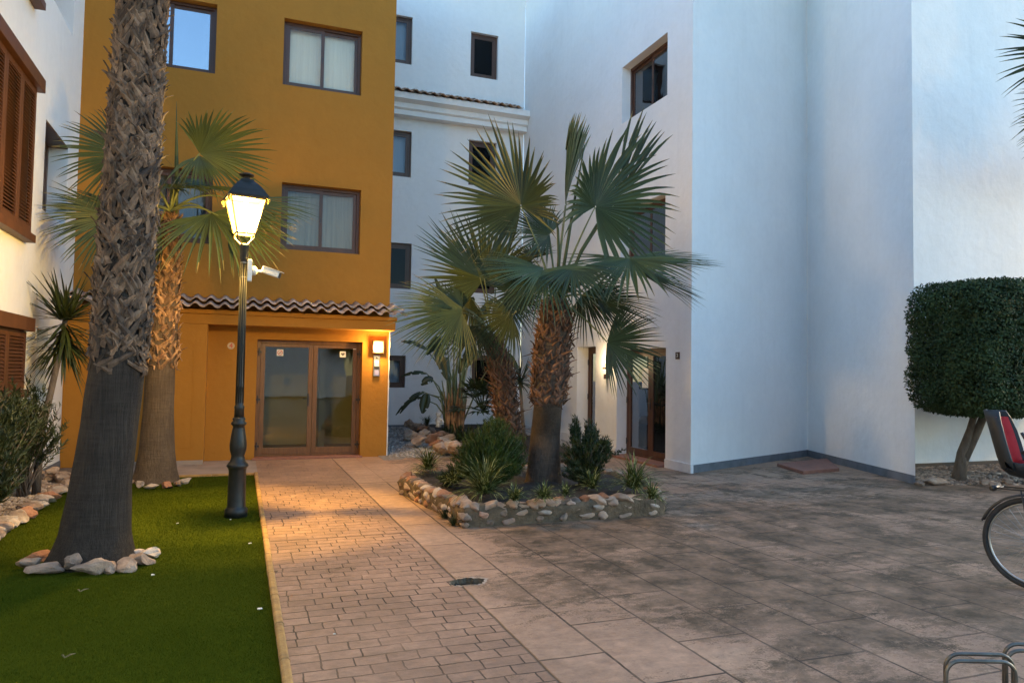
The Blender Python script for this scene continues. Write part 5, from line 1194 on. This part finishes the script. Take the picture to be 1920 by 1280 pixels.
for band,(z,step) in enumerate(((.045,3),(.12,3),(.185,2))):
    i=rnd.randint(0,2)
    while i<m:
        p=pts[i]; tg=(pts[(i+1)%m]-pts[i-1]).normalized(); n_=Vector((tg.y,-tg.x,0)); q=rnd.randint(0,7)
        a=rnd.uniform(.05,.12) if band<2 else rnd.uniform(.07,.15); cc=rnd.uniform(.03,.055) if band<2 else rnd.uniform(.045,.07); bth=.045 if band<2 else .10
        V=RV[q]*np.array([a,bth,cc]); tilt=rnd.uniform(-.4,.4); V=np.stack([V[:,0]*math.cos(tilt)-V[:,2]*math.sin(tilt),V[:,1],V[:,0]*math.sin(tilt)+V[:,2]*math.cos(tilt)],1)
        W=V[:,:1]*np.array(tg)[None]+V[:,1:2]*np.array(n_)[None]+V[:,2:]*np.array([[0,0,1]]); off=-.012 if band<2 else -.07
        c=np.array(p+n_*off+Vector((0,0,z+rnd.uniform(-.015,.015)+(.015 if band==2 else 0)))); base_i=sum(len(x) for x in sv); sv.append(W+c); sf.append(RF[q]+base_i); tn+= [rnd.random()]*len(RF[q])
        i+=(step-(1 if i>len(pts)*.72 else 0)+rnd.randint(0,2)) if band<2 else 1+rnd.randint(0,1)
so=npmesh('set_stones',np.concatenate(sv),np.concatenate(sf),[M['rock'],M['rock_rust'],M['rock_w']],pl,tn,False)
mi=[];r2=random.Random(8)
for f in sf: mi+= [r2.choice((0,0,0,1,2))]*len(f)
so.data.polygons.foreach_set('material_index',mi)
mb=MB(); grid(mb,2.05,5.1,7.3,9.95,50,44,lambda x,y:.19+.035*noise.noise((x*4,y*4,0))+.05*math.exp(-((x-3.54)**2+(y-8.3)**2)*2))
def inside(x,y):
    c=False;k=len(poly)
    for i in range(k):
        (x1,y1),(x2,y2)=poly[i],poly[i-1]
        if (y1>y)!=(y2>y) and x<(x2-x1)*(y-y1)/(y2-y1)+x1: c=not c
    return c
keep=[f for f in mb.f if all(inside(mb.v[i][0],mb.v[i][1]) for i in f)]; mb.f=keep; mb.c=mb.c[:len(keep)]; mb.mi=mb.mi[:len(keep)]
tag(mb.build('planter_soil',M['soil'],None,True),kind='structure')
# litter of small dry leaves and scraps
def scrap(x,y,label,mat='plastic_w',s=.022,name='litter'):
    p=G(x,y,.0); mb=MB(); n_=6; q=[]
    for k in range(n_): a=2*PI*k/n_; r=s*random.uniform(.5,1.1); q.append((p.x+r*math.cos(a),p.y+r*.7*math.sin(a),.008+random.uniform(0,.008)))
    q2=[(a,b,c-.004) for a,b,c in q]; mb.add(q+q2,[tuple(range(n_)),tuple(range(2*n_-1,n_-1,-1))]+[(k,k+n_,(k+1)%n_+n_,(k+1)%n_) for k in range(n_)])
    tag(mb.build(name,M[mat]),label,'litter')
scrap(287,1079,'small white scrap on the turf right of the foreground palm rocks'); scrap(487,1143,'white scrap on the turf near the kerb in the foreground'); scrap(333,982,'tiny white scrap in the lit patch of turf',s=.015)
scrap(432,975,'tiny white scrap before the street lamp base',s=.014); scrap(468,1020,'small pale scrap beside the kerb right of the street lamp',s=.018); scrap(123,975,'grey sliver on the turf near the left border',s=.03)
scrap(363,873,'dark dry leaf on the entrance path near the lamp','dry',.02); scrap(503,872,'dark dry leaf on the path before the entrance doors','dry',.018); scrap(518,1072,'dark dry leaf on the brick paving beside the kerb','dry',.016); scrap(627,1190,'small pale scrap on the brick paving in the foreground',s=.012)
def fallen(x,y,label):
    p=G(x,y,0); mb=MB(); a=Vector((p.x,p.y,.014))
    for s_ in (-1,1):
        e=a+Vector((.035*s_+.015,.02,.010)); mb.tube([a,a.lerp(e,.5)+Vector((0,0,.006)),e],[.003,.005,.001],5)
    tag(mb.build('fallen_leaf',M['deadfrond']),label,'leaf')
fallen(150,1112,'small forked dry leaf on the turf before the foreground palm'); fallen(121,1237,'small forked dry leaf on the turf at the bottom left')
# ---------------------------------------------------------------- bicycle
hub=Vector((5.72,3.84,.352)); hd=Vector((.30,-.954,0)).normalized(); sdv=Vector((hd.y,-hd.x,0)); WR=.352   # sdv: right side of the bike
bk=thing('bicycle',(hub.x,hub.y,0),'black bicycle with a grey and red child seat, cut by the right edge','bicycle')
Bp=lambda f_,s_,z: Vector((hub.x,hub.y,0))+hd*f_+sdv*s_+Vector((0,0,z))
def wheel(f0):
    w=MB(); n=56; pts=[Bp(f0+WR*.95*math.cos(2*PI*k/n),0,WR+WR*.95*math.sin(2*PI*k/n)) for k in range(n)]
    def torus(mb,rad,tr,m=10):
        vs=[];fs=[]
        for k in range(n):
            a=2*PI*k/n
            for j in range(m):
                b_=2*PI*j/m; rr=rad+tr*math.cos(b_); vs.append(Bp(f0+rr*math.cos(a),tr*math.sin(b_),WR+rr*math.sin(a)))
        for k in range(n):
            for j in range(m): fs.append((k*m+j,((k+1)%n)*m+j,((k+1)%n)*m+(j+1)%m,k*m+(j+1)%m))
        mb.add(vs,fs)
    torus(w,WR-.021,.021); W_=w.build('wheel',M['rubber'],bk,True)
    r=MB(); torus(r,WR-.048,.009,8); r.build('rim',M['steel'],W_,True)
    s=MB()
    for k in range(32):
        a=2*PI*k/32; a2=a+(.35 if k%2 else -.35); sd_=.025 if k%4<2 else -.025
        s.tube([Bp(f0+.02*math.cos(a2),sd_,WR+.02*math.sin(a2)),Bp(f0+(WR-.05)*math.cos(a),0,WR+(WR-.05)*math.sin(a))],.0012,3,False)
    s.build('spokes',M['steel'],W_); h=MB(); h.tube([Bp(f0,-.05,WR),Bp(f0,.05,WR)],.022,12); h.build('hub',M['steel'],W_,True)
wheel(0); wheel(1.08)
def guard(f0,a0,a1):
    mb=MB(); n=24; vs=[];fs=[]
    for k in range(n+1):
        a=R(a0+(a1-a0)*k/n)
        for s_,dr_ in ((-.027,-.012),(-.015,.004),(.015,.004),(.027,-.012)): rr=WR+.022+dr_; vs.append(Bp(f0+rr*math.cos(a),s_,WR+rr*math.sin(a)))
    for k in range(n):
        for j in range(3): fs.append((k*4+j,k*4+4+j,k*4+5+j,k*4+1+j))
    mb.add(vs,fs); o=mb.build('mudguard',M['black'],bk,True); md=o.modifiers.new('s','SOLIDIFY'); md.thickness=.002
guard(0,20,160); guard(1.08,20,170)
mb=MB()
mb.tube([Bp(.45,0,.30),Bp(.33,0,.86)],.018,12); mb.tube([Bp(.45,0,.30),Bp(.92,0,.72)],.02,12); mb.tube([Bp(.36,0,.60),Bp(.92,0,.80)],.017,12); mb.tube([Bp(.91,0,.66),Bp(.85,0,1.02)],.02,12)
for s_ in (-.055,.055):
    mb.tube([Bp(.43,s_*.5,.30),Bp(0,s_,WR)],.010,8); mb.tube([Bp(.36,s_*.4,.72),Bp(0,s_,WR)],.009,8); mb.tube([Bp(.93,s_*.9,.66),Bp(1.0,s_,.5),Bp(1.08,s_,WR)],.011,8)
mb.build('frame',M['black'],bk,True)
mb=MB()
for s_ in (-.07,.07): mb.tube([Bp(.34,s_*.5,.76),Bp(-.02,s_,.76),Bp(-.22,s_,.755)],.006,6); mb.tube([Bp(-.06,s_,.755),Bp(0,s_,WR)],.006,6)
mb.tube([Bp(-.22,-.07,.755),Bp(-.22,.07,.755)],.006,6); mb.build('luggage_rack',M['black'],bk,True)
mb=MB(); mb.tube([Bp(-.26,-.05,.745),Bp(-.26,.05,.745)],.022,10); mb.box; mb.build('rear_light',M['black'],bk,True)
mb=MB(); mb.lathe([(.12,0),(.125,.004),(.12,.012)],Bp(.45,.045,.30),28,sdv); mb.build('chain_guard',M['black'],bk,True)
mb=MB(); 
for s_,a in ((1,.6),(-1,.6+PI)): mb.tube([Bp(.45,.07*s_,.30),Bp(.45+.16*math.cos(a),.07*s_,.30+.16*math.sin(a))],.009,6); mb.tube([Bp(.45+.16*math.cos(a),.07*s_,.30+.16*math.sin(a)),Bp(.45+.16*math.cos(a),.15*s_,.30+.16*math.sin(a))],.02,6)
mb.build('pedals',M['black'],bk,True)
mb=MB(); mb.tube([Bp(.33,0,.86),Bp(.31,0,.96)],.014,8); vs=[];sec=[(.15,.085),(.19,.095),(.25,.07),(.33,.035),(.42,.02)]
mb2=MB(); V=[];n=12
for k,(f_,w_) in enumerate(sec):
    for j in range(n): a=2*PI*j/n; V.append(Bp(f_,w_*math.cos(a),.97+.025*math.sin(a)))
mb2.add(V,[(i*n+j,i*n+(j+1)%n,(i+1)*n+(j+1)%n,(i+1)*n+j) for i in range(len(sec)-1) for j in range(n)]+[tuple(range(n)),tuple((len(sec)-1)*n+j for j in range(n))]); mb2.build('saddle',M['black'],bk,True); mb.build('seat_post',M['steel'],bk,True)
mb=MB(); mb.tube([Bp(.85,0,1.0),Bp(.84,0,1.08)],.014,8); mb.tube([Bp(.62,-.28,1.10),Bp(.78,-.25,1.13),Bp(.86,-.08,1.09),Bp(.86,.08,1.09),Bp(.78,.25,1.13),Bp(.62,.28,1.10)],.011,8); mb.build('handlebar',M['steel'],bk,True)
# child seat: curved shell behind the saddle
cs=thing('child_seat',tuple(Bp(-.05,0,.80)),'dark grey child bicycle seat with red padding on the rear rack','child seat')
SO=-.14
prof=[(a_+SO,b_,c_) for a_,b_,c_ in ((.20,.86,.13),(.10,.845,.15),(.0,.86,.155),(-.06,.91,.16),(-.09,1.0,.165),(-.115,1.10,.17),(-.14,1.20,.16),(-.17,1.30,.13),(-.19,1.36,.08))]
mb=MB(); V=[];n=12
for (f_,z,w_) in prof:
    for j in range(n+1):
        t=(j/n-.5)*2; lift=.13*abs(t)**3
        nf,nz=(lift,0) if z>.9 else (0,lift*.9)
        V.append(Bp(f_+nf,w_*t*(1 if abs(t)<.9 else .98),z+nz))
mb.add(V,[(i*(n+1)+j,i*(n+1)+j+1,(i+1)*(n+1)+j+1,(i+1)*(n+1)+j) for i in range(len(prof)-1) for j in range(n)])
o=mb.build('shell',M['seatgrey'],cs,True); md=o.modifiers.new('s','SOLIDIFY'); md.thickness=.018; md.offset=-1
mb=MB(); V=[]
for (f_,z,w_) in prof[1:8]:
    for j in range(n+1):
        t=(j/n-.5)*2; lift=.09*abs(t)**3; nf,nz=(lift+.028,0) if z>.9 else (0,lift+.028); V.append(Bp(f_+nf,w_*.72*t,z+nz+(.01 if z>1.25 else 0)))
mb.add(V,[(i*(n+1)+j,i*(n+1)+j+1,(i+1)*(n+1)+j+1,(i+1)*(n+1)+j) for i in range(6) for j in range(n)])
o=mb.build('padding',M['red'],cs,True); md=o.modifiers.new('s','SOLIDIFY'); md.thickness=.022; md.offset=1
mb=MB()
for s_ in (-.07,.07): mb.tube([Bp(-.05,s_,1.2),Bp(.0,s_,1.1),Bp(.06,s_*.5,.93)],.012,6)
mb.build('harness',M['black'],cs,True)
for s_ in (-1,1):
    mb=MB(); vs=[Bp(.12,.165*s_,.86),Bp(.02,.165*s_,.86),Bp(.06,.165*s_,.62),Bp(.10,.165*s_,.56),Bp(.24,.165*s_,.56),Bp(.22,.165*s_,.64)]; v2=[v+sdv*.04*s_ for v in vs]; k=6
    mb.add(vs+v2,[tuple(range(k)),tuple(range(2*k-1,k-1,-1))]+[(i,(i+1)%k,(i+1)%k+k,i+k) for i in range(k)]); mb.build('leg_guard',M['seatgrey'],cs,False,.01)
mb=MB(); mb.tube([Bp(.30,-.16,1.02),Bp(.1,-.2,1.04),Bp(-.02,-.17,1.06)],.014,8); mb.tube([Bp(.30,.16,1.02),Bp(.1,.2,1.04),Bp(-.02,.17,1.06)],.014,8); mb.tube([Bp(.30,-.16,1.02),Bp(.34,0,1.02),Bp(.30,.16,1.02)],.014,8); mb.build('side_bar',M['seatgrey'],cs,True)
mb=MB(); mb.tube([Bp(.0,0,.84),Bp(.2,0,.80),Bp(.36,0,.62)],.012,8); mb.build('mounting_bar',M['steel'],cs,True)
# ---------------------------------------------------------------- bicycle rack
rk=thing('bicycle_rack',(3.9,2.6,0),'galvanised bicycle rack of bent tubes at the bottom right corner','bicycle rack')
mb=MB()
def hoop(p,q,h,r=.0105,bend=.06):
    p,q=Vector(p),Vector(q); d=(q-p).normalized(); pts=[p,p+Vector((0,0,h-bend))]
    for k in range(1,6): a=PI/2*k/5; pts.append(p+Vector((0,0,h-bend))+d*bend*(1-math.cos(a))+Vector((0,0,bend*math.sin(a))))
    for k in range(0,6): a=PI/2*k/5; pts.append(q+Vector((0,0,h-bend))-d*bend*(1-math.sin(a))+Vector((0,0,bend*math.cos(a))))
    pts.append(q); return pts
hz=.36; A=P(1774,1254,2.95)
a=G(1774,1251,hz); b=G(1868,1236,hz); c=G(1885,1232,hz); e=G(1990,1212,hz)
for k in range(6):
    s=Vector((.37*k,0,0)); 
    h1=MB(); h1.tube(hoop((a.x+s.x,a.y,.03),(b.x+s.x-.02,b.y-.10,.03),hz),.0085,8); h1.build('hoop',M['galv'],rk,True)
    h1=MB(); h1.tube(hoop((a.x+s.x+.07,a.y+.06,.03),(b.x+s.x+.05,b.y-.04,.03),hz),.0085,8); h1.build('hoop',M['galv'],rk,True)
mb.box(a.x-.05,a.x+2.4,a.y+.035,a.y+.075,.0,.035); mb.box(a.x-.05,a.x+2.4,b.y-.12,b.y-.08,.0,.035); mb.build('base_rail',M['galv'],rk,False,.004)
# ---------------------------------------------------------------- light
w=bpy.data.worlds.new('World'); sc.world=w; w.use_nodes=True; nt=w.node_tree; nt.nodes.clear()
out=nt.nodes.new('ShaderNodeOutputWorld'); bg=nt.nodes.new('ShaderNodeBackground'); sky=nt.nodes.new('ShaderNodeTexSky'); sky.sky_type='NISHITA'; sky.sun_disc=False
sky.sun_elevation=R(SUN_EL); sky.sun_rotation=R(SUN_ROT); sky.air_density=1; sky.dust_density=DUST; sky.ozone_density=OZ
nt.links.new(sky.outputs[0],bg.inputs[0]); bg.inputs[1].default_value=SKY; nt.links.new(bg.outputs[0],out.inputs[0])
s=bpy.data.lights.new('sun','SUN'); s.energy=SUN_E; s.angle=R(SUN_ANG); s.color=(1,.9,.8); so_=bpy.data.objects.new('sun',s); COL.objects.link(so_)
el,ro=R(SUN_EL),R(SUN_ROT); dv=Vector((math.sin(ro)*math.cos(el),math.cos(ro)*math.cos(el),math.sin(el)))
so_.rotation_euler=(-dv).to_track_quat('-Z','Y').to_euler()
vs_=sc.view_settings; vs_.view_transform='Standard'; vs_.look='None'; vs_.exposure=EXPO; vs_.gamma=1; vs_.use_curve_mapping=False
sc.cycles.max_bounces=6; sc.cycles.diffuse_bounces=3; sc.cycles.glossy_bounces=3; sc.cycles.transmission_bounces=4; sc.cycles.transparent_max_bounces=12
sc.cycles.sample_clamp_indirect=6; sc.cycles.use_denoising=True
